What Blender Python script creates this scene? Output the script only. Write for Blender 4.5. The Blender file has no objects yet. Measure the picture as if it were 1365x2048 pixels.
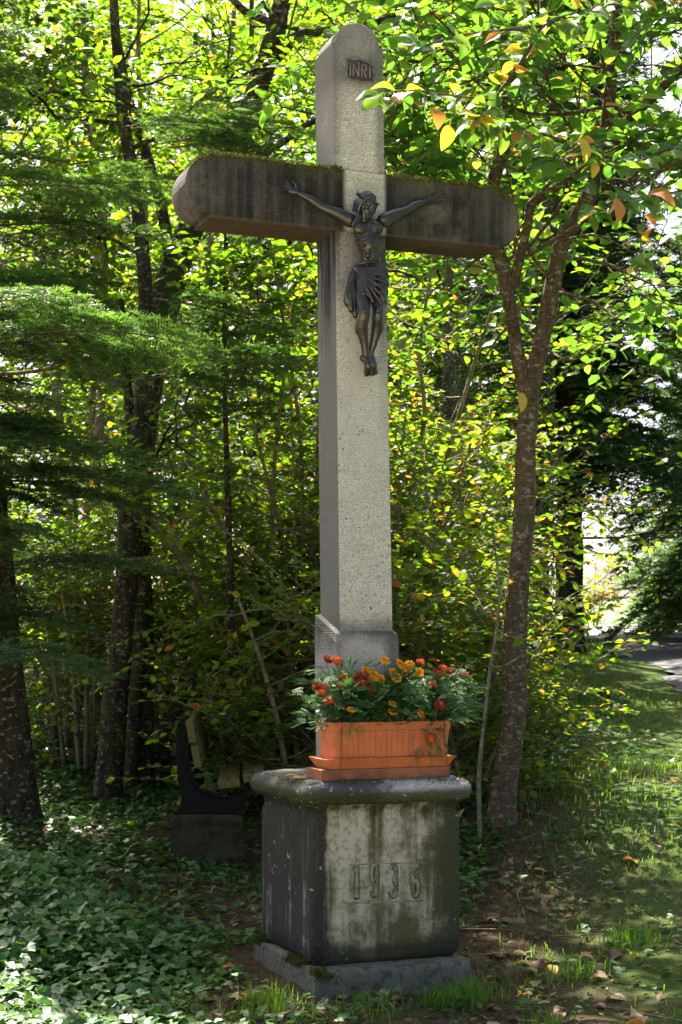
import bpy, bmesh, math, random
import numpy as np
from mathutils import Vector, Matrix, Quaternion
from mathutils import noise as mnoise

# ------------------------------------------------------------------ camera, sky, sun, exposure
SC = bpy.context.scene
COL = SC.collection
F, HZ, CX, CZ = 3100.0, 1300.0, 682.5, 1.5          # focal length (px of the 1365 px photo), horizon row, centre, eye height
cd = bpy.data.cameras.new("camera")
cam = bpy.data.objects.new("camera", cd)
COL.objects.link(cam)
cam.location = (0, 0, CZ)
cam.rotation_euler = (math.radians(90), 0, 0)
cd.sensor_fit = 'HORIZONTAL'
cd.sensor_width = 36
cd.lens = 36 * F / 1365
cd.shift_y = (HZ - 1024) / 1365
cd.clip_end = 3000
cd.dof.use_dof = True
cd.dof.focus_distance = 6.5
cd.dof.aperture_fstop = 13
SC.camera = cam

SUN_EL, SUN_AZ = math.radians(54), math.radians(-22)   # sun stands behind the trees, to the left
world = bpy.data.worlds.new("World")
SC.world = world
world.use_nodes = True
wn = world.node_tree
sky = wn.nodes.new("ShaderNodeTexSky")
sky.sky_type = 'NISHITA'
sky.sun_disc = False
sky.sun_elevation = SUN_EL
sky.sun_rotation = SUN_AZ
sky.air_density = 0.7
sky.dust_density = 5.0
sky.ozone_density = 0.0
bg = wn.nodes["Background"]
bg.inputs["Strength"].default_value = 0.065
wn.links.new(sky.outputs[0], bg.inputs[0])
ld = bpy.data.lights.new("sun", 'SUN')
ld.energy = 4.8
ld.angle = math.radians(0.6)
ld.color = (1.0, 0.93, 0.80)
sun = bpy.data.objects.new("sun", ld)
COL.objects.link(sun)
SV = Vector((math.sin(SUN_AZ) * math.cos(SUN_EL), math.cos(SUN_AZ) * math.cos(SUN_EL), math.sin(SUN_EL)))
sun.rotation_euler = SV.to_track_quat('Z', 'Y').to_euler()
sun.location = (-20, 20, 30)
SC.view_settings.view_transform = 'Standard'
SC.view_settings.look = 'None'
SC.view_settings.gamma = 1.0
SC.view_settings.exposure = 2.78
SC.render.engine = 'CYCLES'
SC.cycles.max_bounces = 6
SC.cycles.diffuse_bounces = 4
SC.cycles.glossy_bounces = 2
SC.cycles.transmission_bounces = 4
SC.cycles.transparent_max_bounces = 4
SC.cycles.use_denoising = True
SC.cycles.caustics_reflective = False
SC.cycles.caustics_refractive = False
SC.cycles.sample_clamp_indirect = 6.0

rng = np.random.default_rng(7)
random.seed(7)

# ------------------------------------------------------------------ helpers
def P(px, py, d):
    return np.array([(px - CX) / F * d, d, CZ + (HZ - py) / F * d])

def path(pts):
    return np.array([P(*p) for p in pts])

def tag(o, label, cat, group=None, kind=None):
    if label: o["label"] = label
    if cat: o["category"] = cat
    if group: o["group"] = group
    if kind: o["kind"] = kind
    return o

def thing(name, label, cat, loc=(0, 0, 0), rotz=0.0, group=None):
    o = bpy.data.objects.new(name, None)
    o.empty_display_size = 0.1
    COL.objects.link(o)
    o.location = loc
    o.rotation_euler = (0, 0, rotz)
    return tag(o, label, cat, group)

def link(name, me, mat, parent=None, smooth=False):
    if mat is not None and not me.materials:
        me.materials.append(mat)
    o = bpy.data.objects.new(name, me)
    COL.objects.link(o)
    if parent is not None:
        o.parent = parent
    if smooth:
        me.polygons.foreach_set("use_smooth", np.ones(len(me.polygons), dtype=bool))
    return o

def np_mesh(name, V, Fc, tone=None, smooth=False):
    """V (n,3), Fc (m,k) one face size"""
    V = np.ascontiguousarray(V, dtype=np.float32)
    Fc = np.ascontiguousarray(Fc, dtype=np.int32)
    m, k = Fc.shape
    me = bpy.data.meshes.new(name)
    me.vertices.add(len(V)); me.vertices.foreach_set("co", V.ravel())
    me.loops.add(m * k); me.loops.foreach_set("vertex_index", Fc.ravel())
    me.polygons.add(m)
    me.polygons.foreach_set("loop_start", np.arange(0, m * k, k, dtype=np.int32))
    me.polygons.foreach_set("loop_total", np.full(m, k, dtype=np.int32))
    if smooth:
        me.polygons.foreach_set("use_smooth", np.ones(m, dtype=bool))
    if tone is not None:
        at = me.attributes.new("tone", 'FLOAT', 'POINT')
        at.data.foreach_set("value", np.ascontiguousarray(tone, dtype=np.float32))
    me.update(calc_edges=True)
    return me

class MB:
    """polygon soup collector"""
    def __init__(s):
        s.v, s.f, s.n = [], [], 0
    def add(s, V, Fs):
        b = s.n
        s.v.extend([tuple(float(c) for c in p) for p in V]); s.n += len(V)
        s.f.extend([tuple(i + b for i in f) for f in Fs])
        return s
    def box(s, x0, x1, y0, y1, z0, z1):
        V = [(x, y, z) for z in (z0, z1) for y in (y0, y1) for x in (x0, x1)]
        return s.add(V, [(0, 2, 3, 1), (4, 5, 7, 6), (0, 1, 5, 4), (2, 6, 7, 3), (0, 4, 6, 2), (1, 3, 7, 5)])
    def extrude(s, poly, axis, h0, h1):
        """closed polygon [(u,w)] pushed along an axis; axis 'y': (u,h,w), axis 'z': (u,w,h)"""
        n = len(poly)
        f = (lambda u, w, h: (u, h, w)) if axis == 'y' else (lambda u, w, h: (u, w, h))
        V = [f(u, w, h0) for u, w in poly] + [f(u, w, h1) for u, w in poly]
        Fs = [tuple(range(n))[::-1], tuple(range(n, 2 * n))]
        Fs += [(i, (i + 1) % n, n + (i + 1) % n, n + i) for i in range(n)]
        return s.add(V, Fs)
    def tube(s, pts, rad, k=8, cap=True):
        V, Fs = tube_arr(pts, rad, k, cap)
        return s.add(V, Fs)
    def loft(s, rings, cap=True):
        n = len(rings[0]); V = [p for r in rings for p in r]; Fs = []
        for j in range(len(rings) - 1):
            for i in range(n):
                a, b = j * n + i, j * n + (i + 1) % n
                Fs.append((a, b, b + n, a + n))
        if cap:
            Fs.append(tuple(range(n))[::-1]); Fs.append(tuple(range((len(rings) - 1) * n, len(rings) * n)))
        return s.add(V, Fs)
    def mesh(s, name, smooth=False, fix=True):
        me = bpy.data.meshes.new(name)
        me.from_pydata(s.v, [], s.f)
        if fix:
            bm = bmesh.new(); bm.from_mesh(me)
            bmesh.ops.recalc_face_normals(bm, faces=bm.faces)
            bm.to_mesh(me); bm.free()
        if smooth:
            me.polygons.foreach_set("use_smooth", np.ones(len(me.polygons), dtype=bool))
        me.update()
        return me
    def build(s, name, mat, parent=None, smooth=False, bevel=0.0, segs=2):
        o = link(name, s.mesh(name, smooth), mat, parent)
        if bevel:
            m = o.modifiers.new("bevel", 'BEVEL'); m.width = bevel; m.segments = segs; m.limit_method = 'ANGLE'
            m.angle_limit = math.radians(40)
        return o

def tube_arr(pts, rad, k=8, cap=True):
    pts = np.asarray(pts, float); n = len(pts)
    rad = np.broadcast_to(np.asarray(rad, float), (n,))
    T = np.gradient(pts, axis=0); T /= (np.linalg.norm(T, axis=1, keepdims=True) + 1e-9)
    ref = np.array([0, 0, 1.0]) if abs(T[0, 2]) < 0.9 else np.array([1.0, 0, 0])
    U = np.cross(T, ref); U /= (np.linalg.norm(U, axis=1, keepdims=True) + 1e-9)
    W = np.cross(T, U)
    a = np.linspace(0, 2 * np.pi, k, endpoint=False)
    V = (pts[:, None] + rad[:, None, None] * (np.cos(a)[None, :, None] * U[:, None] + np.sin(a)[None, :, None] * W[:, None])).reshape(-1, 3)
    Fs = []
    for j in range(n - 1):
        for i in range(k):
            p, q = j * k + i, j * k + (i + 1) % k
            Fs.append((p, q, q + k, p + k))
    if cap:
        Fs.append(tuple(range(k))[::-1]); Fs.append(tuple(range((n - 1) * k, n * k)))
    return V, Fs

class Wood:
    """fast collector of tubes of quads"""
    def __init__(s): s.V, s.F, s.n = [], [], 0
    def tube(s, pts, rad, k=5):
        pts = np.asarray(pts, float); n = len(pts)
        V, _ = tube_arr_v(pts, rad, k)
        i = np.arange(k); j = np.arange(n - 1)[:, None] * k
        q = np.stack([j + i, j + (i + 1) % k, j + k + (i + 1) % k, j + k + i], -1).reshape(-1, 4)
        s.V.append(V); s.F.append(q + s.n); s.n += len(V)
    def mesh(s, name): return np_mesh(name, np.concatenate(s.V), np.concatenate(s.F), smooth=True)

def tube_arr_v(pts, rad, k):
    n = len(pts); rad = np.broadcast_to(np.asarray(rad, float), (n,))
    T = np.gradient(pts, axis=0); T /= (np.linalg.norm(T, axis=1, keepdims=True) + 1e-9)
    ref = np.array([0, 0, 1.0]) if abs(T[0, 2]) < 0.9 else np.array([1.0, 0, 0])
    U = np.cross(T, ref); U /= (np.linalg.norm(U, axis=1, keepdims=True) + 1e-9)
    W = np.cross(T, U); a = np.linspace(0, 2 * np.pi, k, endpoint=False)
    return (pts[:, None] + rad[:, None, None] * (np.cos(a)[None, :, None] * U[:, None] + np.sin(a)[None, :, None] * W[:, None])).reshape(-1, 3), None

def smooth_path(pts, n):
    """Catmull-Rom resample"""
    p = np.asarray(pts, float); p = np.vstack([2 * p[0] - p[1], p, 2 * p[-1] - p[-2]])
    m = len(p) - 3; out = []
    for t in np.linspace(0, m - 1e-6, n):
        i = int(t); u = t - i; a, b, c, d = p[i:i + 4]
        out.append(0.5 * ((2 * b) + (c - a) * u + (2 * a - 5 * b + 4 * c - d) * u * u + (3 * b - a - 3 * c + d) * u ** 3))
    return np.array(out)

def unit(v): return v / (np.linalg.norm(v, axis=-1, keepdims=True) + 1e-9)

# leaf outlines: x along the leaf, y across, z up;  faces are quads/tris given as quads
LEAF_OVAL = (np.array([[0, 0, 0], [.30, .30, .05], [.68, .27, .03], [1, 0, -.08], [.68, -.27, .03], [.30, -.30, .05]]),
             np.array([[0, 3, 2, 1], [0, 5, 4, 3]]))
LEAF_LONG = (np.array([[0, 0, 0], [.35, .2, .04], [.7, .16, .0], [1, 0, -.12], [.7, -.16, .0], [.35, -.2, .04]]),
             np.array([[0, 3, 2, 1], [0, 5, 4, 3]]))
LEAF_FINE = (np.array([[0, 0, 0], [.35, .085, .02], [.7, .07, .0], [1, 0, -.08], [.7, -.07, .0], [.35, -.085, .02]]), np.array([[0, 3, 2, 1], [0, 5, 4, 3]]))
LEAF_IVY = (np.array([[.08, 0, 0], [-.06, .25, -.02], [.22, .52, -.05], [.42, .25, .03], [.66, .26, .0], [1, 0, -.06],
                      [.66, -.26, .0], [.42, -.25, .03], [.22, -.52, -.05], [-.06, -.25, -.02], [.45, 0, -.03]]),
            np.array([[0, 3, 2, 1], [0, 10, 4, 3], [10, 5, 5, 4], [0, 9, 8, 7], [0, 7, 6, 10], [10, 6, 5, 5]]))

def leaf_mesh(name, tpl, pos, dr, nr, size, tone):
    T, Fc = tpl
    N = len(pos); dr = unit(dr); side = unit(np.cross(nr, dr)); nr = np.cross(dr, side)
    V = pos[:, None] + size[:, None, None] * (T[None, :, 0:1] * dr[:, None] + T[None, :, 1:2] * side[:, None] + T[None, :, 2:3] * nr[:, None])
    k = len(T)
    tris = []
    for q in Fc:
        tris.append((q[0], q[1], q[2]))
        if q[2] != q[3] and q[0] != q[3]: tris.append((q[0], q[2], q[3]))
    tris = np.array([t for t in tris if len(set(t)) == 3])
    Ff = (tris[None] + (np.arange(N) * k)[:, None, None]).reshape(-1, 3)
    return np_mesh(name, V.reshape(-1, 3), Ff, np.repeat(tone, k))

# ------------------------------------------------------------------ node helpers
class NT:
    def __init__(s, name):
        s.m = bpy.data.materials.new(name); s.m.use_nodes = True
        s.t = s.m.node_tree; s.n = s.t.nodes; s.l = s.t.links
        s.b = s.n["Principled BSDF"]; s.out = s.n["Material Output"]
        s._obj = None
    def _in(s, node, i, v):
        if v is None: return
        if isinstance(v, bpy.types.NodeSocket): s.l.new(v, node.inputs[i])
        else:
            try: node.inputs[i].default_value = v
            except Exception: node.inputs[i].default_value = (*v, 1.0)
    def obj(s):
        if s._obj is None: s._obj = s.n.new("ShaderNodeTexCoord").outputs["Object"]
        return s._obj
    def xyz(s, v):
        q = s.n.new("ShaderNodeSeparateXYZ"); s.l.new(v, q.inputs[0]); return q.outputs
    def map(s, v, scale=(1, 1, 1), loc=(0, 0, 0)):
        q = s.n.new("ShaderNodeMapping"); s.l.new(v, q.inputs[0]); q.inputs["Scale"].default_value = scale
        q.inputs["Location"].default_value = loc; return q.outputs[0]
    def noise(s, v, scale, detail=4.0, rough=0.55, dist=0.0):
        q = s.n.new("ShaderNodeTexNoise"); s.l.new(v, q.inputs["Vector"]); q.inputs["Scale"].default_value = scale
        q.inputs["Detail"].default_value = detail; q.inputs["Roughness"].default_value = rough; q.inputs["Distortion"].default_value = dist
        return q.outputs[0]
    def voro(s, v, scale, out=0, feature='F1'):
        q = s.n.new("ShaderNodeTexVoronoi"); q.feature = feature; s.l.new(v, q.inputs["Vector"]); q.inputs["Scale"].default_value = scale
        return q.outputs[out]
    def math(s, op, a, b=None, clamp=False):
        q = s.n.new("ShaderNodeMath"); q.operation = op; q.use_clamp = clamp; s._in(q, 0, a); s._in(q, 1, b); return q.outputs[0]
    def step(s, v, lo, hi, a=0.0, b=1.0):
        q = s.n.new("ShaderNodeMapRange"); q.interpolation_type = 'SMOOTHSTEP'; s._in(q, 0, v)
        q.inputs[1].default_value = lo; q.inputs[2].default_value = hi; q.inputs[3].default_value = a; q.inputs[4].default_value = b
        return q.outputs[0]
    def mix(s, fac, a, b, mode='MIX'):
        q = s.n.new("ShaderNodeMix"); q.data_type = 'RGBA'; q.blend_type = mode
        s._in(q, 0, fac)
        for i, v in ((6, a), (7, b)):
            if isinstance(v, bpy.types.NodeSocket): s.l.new(v, q.inputs[i])
            else: q.inputs[i].default_value = (*v, 1.0) if len(v) == 3 else v
        return q.outputs[2]
    def ramp(s, fac, stops):
        q = s.n.new("ShaderNodeValToRGB"); s._in(q, 0, fac); r = q.color_ramp
        while len(r.elements) < len(stops): r.elements.new(0.5)
        for e, (p, c) in zip(r.elements, stops): e.position = p; e.color = (*c, 1.0)
        return q.outputs[0]
    def attr(s, name):
        q = s.n.new("ShaderNodeAttribute"); q.attribute_name = name; return q.outputs["Fac"]
    def rand(s):
        return s.n.new("ShaderNodeObjectInfo").outputs["Random"]
    def bump(s, h, strength=0.5, dist=0.01, prev=None):
        q = s.n.new("ShaderNodeBump"); q.inputs["Strength"].default_value = strength; q.inputs["Distance"].default_value = dist
        s.l.new(h, q.inputs["Height"])
        if prev is not None: s.l.new(prev, q.inputs["Normal"])
        return q.outputs[0]
    def set(s, **k):
        for key, v in k.items():
            s._in(s.b, {"col": "Base Color", "rough": "Roughness", "metal": "Metallic", "nrm": "Normal", "spec": "Specular IOR Level"}[key], v)
        return s.m

def leaf_mat(name, stops, tstops, trans=0.45, rough=0.42, spec=0.4, per_object=False):
    """leaf: glossy skin plus light passing through the blade"""
    q = NT(name)
    fac = q.rand() if per_object else q.attr("tone")
    c = q.ramp(fac, stops); tc = q.ramp(fac, tstops)
    q.set(col=c, rough=rough, spec=spec)
    tr = q.n.new("ShaderNodeBsdfTranslucent"); q.l.new(tc, tr.inputs[0])
    mx = q.n.new("ShaderNodeMixShader"); mx.inputs[0].default_value = trans
    q.l.new(q.b.outputs[0], mx.inputs[1]); q.l.new(tr.outputs[0], mx.inputs[2]); q.l.new(mx.outputs[0], q.out.inputs[0])
    return q.m

def plain(name, col, rough=0.7, metal=0.0, nscale=30, var=0.35, bump=0.3, bdist=0.004, spec=.3):
    q = NT(name); o = q.obj(); n = q.noise(o, nscale, 5)
    c = q.mix(q.step(n, .3, .7), tuple(x * (1 - var) for x in col), tuple(min(1, x * (1 + var)) for x in col))
    return q.set(col=c, rough=rough, metal=metal, spec=spec, nrm=q.bump(n, bump, bdist))

# ------------------------------------------------------------------ materials
M = {}
GRN = [(0.0, (.014, .036, .006)), (.45, (.032, .072, .009)), (.75, (.07, .105, .010)), (.92, (.20, .16, .014)), (1.0, (.26, .10, .015))]
GRT = [(0.0, (.06, .17, .007)), (.45, (.165, .34, .008)), (.75, (.28, .42, .010)), (.92, (.60, .45, .02)), (1.0, (.55, .22, .03))]
M['leaf'] = leaf_mat("broad_leaf", GRN, GRT, .5, .55, .16)
M['leaf_dark'] = leaf_mat("dark_broad_leaf", [(0, (.010, .032, .007)), (.7, (.03, .065, .012)), (1, (.10, .10, .015))],
                          [(0, (.05, .13, .012)), (.7, (.13, .26, .02)), (1, (.3, .3, .03))], .4, .55, .2)
M['cherry'] = leaf_mat("cherry_leaf", [(0, (.03, .085, .02)), (.5, (.05, .12, .025)), (.8, (.10, .17, .03)), (.93, (.4, .27, .03)), (1, (.45, .16, .05))],
                       [(0, (.09, .24, .02)), (.5, (.15, .33, .02)), (.8, (.26, .40, .03)), (.93, (.6, .42, .04)), (1, (.55, .22, .05))], .45, .5, .22)
def spotted(name, col, tcol):
    q = NT(name); o = q.obj(); sp = q.step(q.voro(o, 14), .10, .16)
    n = q.step(q.noise(o, 5, 3), .35, .65)
    c = q.mix(n, col, tuple(x * .75 for x in col)); c = q.mix(sp, (.12, .05, .02), c)
    q.set(col=c, rough=.5, spec=.35)
    tr = q.n.new("ShaderNodeBsdfTranslucent"); q.l.new(q.mix(sp, (.1, .04, .02), tcol), tr.inputs[0])
    mx = q.n.new("ShaderNodeMixShader"); mx.inputs[0].default_value = .4
    q.l.new(q.b.outputs[0], mx.inputs[1]); q.l.new(tr.outputs[0], mx.inputs[2]); q.l.new(mx.outputs[0], q.out.inputs[0])
    return q.m
M['cherry_green'] = leaf_mat("cherry_leaf_green", [(0, (.03, .09, .022)), (.6, (.055, .13, .03)), (1, (.11, .18, .03))],
                             [(0, (.09, .25, .02)), (.6, (.16, .34, .02)), (1, (.30, .42, .03))], .42, .45, .3, True)
M['cherry_yellow'] = spotted("cherry_leaf_yellow", (.50, .36, .03), (.6, .45, .03))
M['cherry_orange'] = spotted("cherry_leaf_orange", (.50, .20, .04), (.6, .25, .04))
M['ivy'] = leaf_mat("ivy_leaf", [(0, (.02, .07, .012)), (.6, (.052, .14, .022)), (.9, (.07, .13, .04)), (1, (.16, .2, .05))],
                    [(0, (.03, .1, .012)), (.8, (.09, .22, .02)), (1, (.2, .3, .03))], .28, .45, .22)
M['ivy_obj'] = leaf_mat("ivy_leaf_single", [(0, (.018, .06, .014)), (.6, (.04, .11, .022)), (.95, (.08, .15, .03)), (1, (.12, .18, .05))],
                        [(0, (.03, .1, .012)), (.8, (.09, .22, .02)), (1, (.15, .28, .03))], .28, .42, .28, True)
M['needle'] = leaf_mat("fir_needle", [(0, (.025, .075, .022)), (.6, (.055, .14, .035)), (1, (.13, .24, .06))],
                       [(0, (.04, .12, .015)), (1, (.2, .36, .03))], .35, .5, .18)
M['grass'] = leaf_mat("grass_blade", [(0, (.035, .09, .010)), (.6, (.07, .165, .018)), (.85, (.13, .17, .04)), (1, (.28, .24, .12))],
                      [(0, (.10, .24, .012)), (.6, (.23, .42, .016)), (1, (.42, .40, .12))], .45, .5, .3)
M['litter'] = leaf_mat("dry_leaf", [(0, (.05, .025, .015)), (.4, (.12, .055, .025)), (.7, (.22, .11, .05)), (.9, (.36, .18, .05)), (1, (.45, .30, .05))],
                       [(0, (.05, .02, .01)), (.6, (.18, .07, .02)), (1, (.4, .22, .04))], .2, .6, .25)
M['moss'] = leaf_mat("moss", [(0, (.035, .045, .008)), (.6, (.08, .095, .016)), (1, (.15, .16, .03))],
                     [(0, (.03, .05, .005)), (1, (.12, .14, .02))], .2, .8, .1)
M['mari_leaf'] = leaf_mat("marigold_leaf", [(0, (.035, .095, .024)), (.7, (.075, .17, .038)), (1, (.13, .24, .05))],
                          [(0, (.04, .13, .03)), (1, (.1, .24, .05))], .3, .5, .35)
M['petal_orange'] = leaf_mat("petal_orange", [(0, (.60, .20, .008)), (.5, (.80, .34, .012)), (1, (.86, .42, .02))],
                             [(0, (.7, .2, .01)), (1, (.85, .4, .02))], .25, .6, .2)
M['petal_red'] = leaf_mat("petal_dark_red", [(0, (.75, .30, .015)), (.32, (.62, .13, .01)), (.5, (.28, .018, .008)), (.88, (.20, .008, .008)), (1, (.45, .09, .012))],
                          [(0, (.8, .3, .02)), (.5, (.4, .03, .01)), (1, (.5, .06, .01))], .2, .6, .2)
M['petal_flame'] = leaf_mat("petal_flame", [(0, (.8, .36, .02)), (.42, (.68, .15, .012)), (.62, (.38, .03, .01)), (.92, (.30, .015, .01)), (1, (.5, .10, .012))],
                            [(0, (.8, .36, .02)), (1, (.6, .09, .01))], .25, .6, .2)
M['stem'] = plain("green_stem", (.06, .11, .03), .6)
M['twig'] = plain("twig_bark", (.10, .075, .05), .85, nscale=60)

def bark(name, col, moss=0.3, lichen=0.4, rings=0.0, deep=.5):
    q = NT(name); o = q.obj()
    n = q.noise(q.map(o, (1, 1, .28) if not rings else (1, 1, 4)), 26, 7, .72)
    fine = q.noise(o, 120, 4, .6)
    if rings: n = q.math('ADD', q.math('MULTIPLY', n, .55), q.math('MULTIPLY', q.noise(q.map(o, (1, 1, .35), (3, 1, 2)), 30, 6, .7), .45))
    c = q.mix(q.step(n, .32, .68), tuple(x * .4 for x in col), tuple(x * 1.7 for x in col))
    c = q.mix(q.math('MULTIPLY', q.step(q.noise(o, 5, 4, .6), .5, .62), moss, True), c, (.045, .06, .012))
    li = q.math('MULTIPLY', q.math('MAXIMUM', q.step(q.noise(q.map(o, (1, 1, 1.7)), 26, 2, .5), .60, .635), q.step(q.noise(o, 11, 4, .7), .63, .66)), lichen * .8, True)
    c = q.mix(li, c, (.30, .295, .24))
    h = q.math('ADD', n, q.math('MULTIPLY', fine, .4))
    return q.set(col=c, rough=.95, nrm=q.bump(h, deep, .02), spec=.06)
M['bark_cherry'] = bark("cherry_bark", (.088, .062, .038), .25, .6, 1.0, .5)
M['bark_moss'] = bark("mossy_bark", (.040, .031, .020), .95, .5, 0, .8)
M['bark_grey'] = bark("grey_bark", (.075, .062, .042), .5, .9, 0, .5)
M['bark_fir'] = bark("fir_bark", (.040, .029, .018), .35, .6, 0, .9)
M['bark_hazel'] = bark("hazel_bark", (.17, .135, .085), .5, .5, 1.0, .3)

def stone(name, stains_shade, tool_amp=.28, tint=None):
    """tooled granite; stains(q, a, y, z, o, streak) returns list of (mask, colour)"""
    q = NT(name); o = q.obj(); a, y, z = q.xyz(o)
    a = q.math('ADD', a, q.math('MULTIPLY', q.math('MAXIMUM', q.math('SUBTRACT', z, .95), 0.0), .0145))
    n1 = q.noise(o, 9, 4, .6); grain = q.noise(o, 220, 3, .7); pep = q.noise(o, 95, 2, .5)
    c = q.mix(q.step(n1, .3, .7), (.51, .485, .385), (.61, .585, .475))
    c = q.mix(q.step(grain, .36, .62), tuple([.26, .255, .24]), c)
    c = q.mix(q.step(pep, .675, .71), c, (.05, .05, .045))
    streak = q.noise(q.map(o, (1, 1, .07)), 26, 5, .6)
    for m, col in stains_shade(q, a, y, z, o, streak):
        c = q.mix(m, c, col)
    c = q.mix(q.step(q.noise(o, 210, 2, .6), .62, .74, 0, .28), c, (.40, .39, .35))
    tool = q.math('SINE', q.math('ADD', q.math('MULTIPLY', z, 2 * math.pi / .0105), q.math('MULTIPLY', q.noise(o, 30, 2), 5.0)))
    h = q.math('ADD', q.math('MULTIPLY', tool, tool_amp), q.math('MULTIPLY', grain, 1.3))
    h = q.math('ADD', h, q.math('MULTIPLY', q.noise(o, 60, 3), .8))
    return q.set(col=c, rough=.95, spec=.06, nrm=q.bump(h, .6, .006))

DK, BK, GREEN, OLIVE, PALE = (.019, .018, .016), (.016, .016, .02), (.055, .068, .022), (.10, .10, .035), (.47, .46, .42)
def st_bar(q, a, y, z, o, s):
    clean = q.math('MULTIPLY', q.step(a, -.085, -.055), q.step(a, .10, .125, 1, 0))
    d = q.math('SUBTRACT', 1.0, clean)
    nz = q.noise(o, 6, 5, .65)
    endl = q.step(q.math('ADD', q.math('ABSOLUTE', a), q.math('MULTIPLY', nz, .25)), .72, .95, 1, .8)
    m = q.math('MULTIPLY', q.math('MULTIPLY', d, endl), q.step(q.math('ADD', s, q.math('MULTIPLY', nz, .5)), .55, 1.05, 1.0, .88), True)
    patch = q.math('MULTIPLY', q.step(q.math('ABSOLUTE', q.math('SUBTRACT', a, .36)), .05, .22, .55, 0), q.step(nz, .4, .65))
    under = q.step(z, 3.195, 3.22, .7, 0)
    mo = q.math('MULTIPLY', q.step(q.math('ADD', z, q.math('MULTIPLY', q.noise(o, 14, 4), .16)), 3.47, 3.58, 0, .8), d)
    return [(m, DK), (patch, (.14, .13, .11)), (under, (.10, .07, .045)), (mo, (.06, .058, .02))]
def st_top(q, a, y, z, o, s):
    nz = q.noise(o, 7, 5, .65)
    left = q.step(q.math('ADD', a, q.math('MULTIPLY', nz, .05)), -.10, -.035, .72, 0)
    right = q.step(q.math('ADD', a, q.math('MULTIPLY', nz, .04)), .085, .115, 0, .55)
    up = q.math('MULTIPLY', q.step(z, 3.74, 3.86), q.step(nz, .3, .7, .6, .9))
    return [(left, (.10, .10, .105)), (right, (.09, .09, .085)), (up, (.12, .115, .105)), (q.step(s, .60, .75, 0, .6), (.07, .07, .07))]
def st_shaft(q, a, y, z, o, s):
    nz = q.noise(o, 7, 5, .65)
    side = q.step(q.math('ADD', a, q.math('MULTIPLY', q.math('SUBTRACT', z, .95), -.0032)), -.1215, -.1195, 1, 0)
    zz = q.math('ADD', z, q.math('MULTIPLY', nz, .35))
    hi = q.math('MULTIPLY', q.step(zz, 2.95, 3.42), q.step(s, .35, .62, .97, .6))  # shade below the crossbar put into the colour, mixed with streaky stain
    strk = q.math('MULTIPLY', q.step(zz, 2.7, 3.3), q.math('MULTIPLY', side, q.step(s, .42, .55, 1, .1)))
    side_shade = q.math('MULTIPLY', side, .8)
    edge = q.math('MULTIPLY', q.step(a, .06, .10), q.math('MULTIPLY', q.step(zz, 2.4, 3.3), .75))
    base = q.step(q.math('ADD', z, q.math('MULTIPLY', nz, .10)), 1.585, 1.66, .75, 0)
    return [(q.math('MULTIPLY', side, .9), (.10, .103, .10)), (hi, DK), (strk, BK), (edge, (.06, .058, .05)), (base, (.10, .09, .08)),  # first entry paints shade onto the left face as darker grey
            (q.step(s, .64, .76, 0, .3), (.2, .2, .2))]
def st_collar(q, a, y, z, o, s):
    nz = q.noise(o, 8, 5, .65)
    topm = q.step(q.math('ADD', z, q.math('MULTIPLY', nz, .22)), 1.53, 1.68, 0, .93)
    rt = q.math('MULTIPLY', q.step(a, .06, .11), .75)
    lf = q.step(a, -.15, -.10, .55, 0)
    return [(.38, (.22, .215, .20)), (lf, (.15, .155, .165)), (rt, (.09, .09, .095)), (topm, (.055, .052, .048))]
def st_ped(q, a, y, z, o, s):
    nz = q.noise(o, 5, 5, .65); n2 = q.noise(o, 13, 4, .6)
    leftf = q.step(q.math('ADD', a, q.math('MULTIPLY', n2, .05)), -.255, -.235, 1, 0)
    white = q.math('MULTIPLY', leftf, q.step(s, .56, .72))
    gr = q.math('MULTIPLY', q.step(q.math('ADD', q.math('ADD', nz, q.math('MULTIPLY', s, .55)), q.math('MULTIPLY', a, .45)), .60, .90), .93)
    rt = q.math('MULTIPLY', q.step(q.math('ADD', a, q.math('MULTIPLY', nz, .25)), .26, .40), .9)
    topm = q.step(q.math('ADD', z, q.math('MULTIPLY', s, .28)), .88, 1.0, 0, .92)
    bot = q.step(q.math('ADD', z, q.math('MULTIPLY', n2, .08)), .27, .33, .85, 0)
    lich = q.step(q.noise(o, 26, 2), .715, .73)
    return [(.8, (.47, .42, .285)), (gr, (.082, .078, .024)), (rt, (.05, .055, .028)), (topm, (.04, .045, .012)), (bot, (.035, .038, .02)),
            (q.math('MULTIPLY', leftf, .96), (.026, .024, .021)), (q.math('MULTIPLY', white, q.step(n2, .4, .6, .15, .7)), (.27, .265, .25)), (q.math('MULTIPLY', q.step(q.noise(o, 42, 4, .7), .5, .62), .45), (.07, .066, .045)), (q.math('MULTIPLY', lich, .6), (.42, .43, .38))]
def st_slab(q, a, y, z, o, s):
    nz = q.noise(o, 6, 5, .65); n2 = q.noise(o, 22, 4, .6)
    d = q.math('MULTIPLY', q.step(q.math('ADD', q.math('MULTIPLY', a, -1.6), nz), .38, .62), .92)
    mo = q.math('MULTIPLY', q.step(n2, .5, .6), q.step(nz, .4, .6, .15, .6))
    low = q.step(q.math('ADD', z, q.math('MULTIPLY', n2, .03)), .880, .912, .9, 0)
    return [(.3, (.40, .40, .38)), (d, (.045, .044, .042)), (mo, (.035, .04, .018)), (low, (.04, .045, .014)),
            (q.math('MULTIPLY', q.step(q.noise(o, 40, 3), .62, .68), .5), (.42, .44, .45))]
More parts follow.
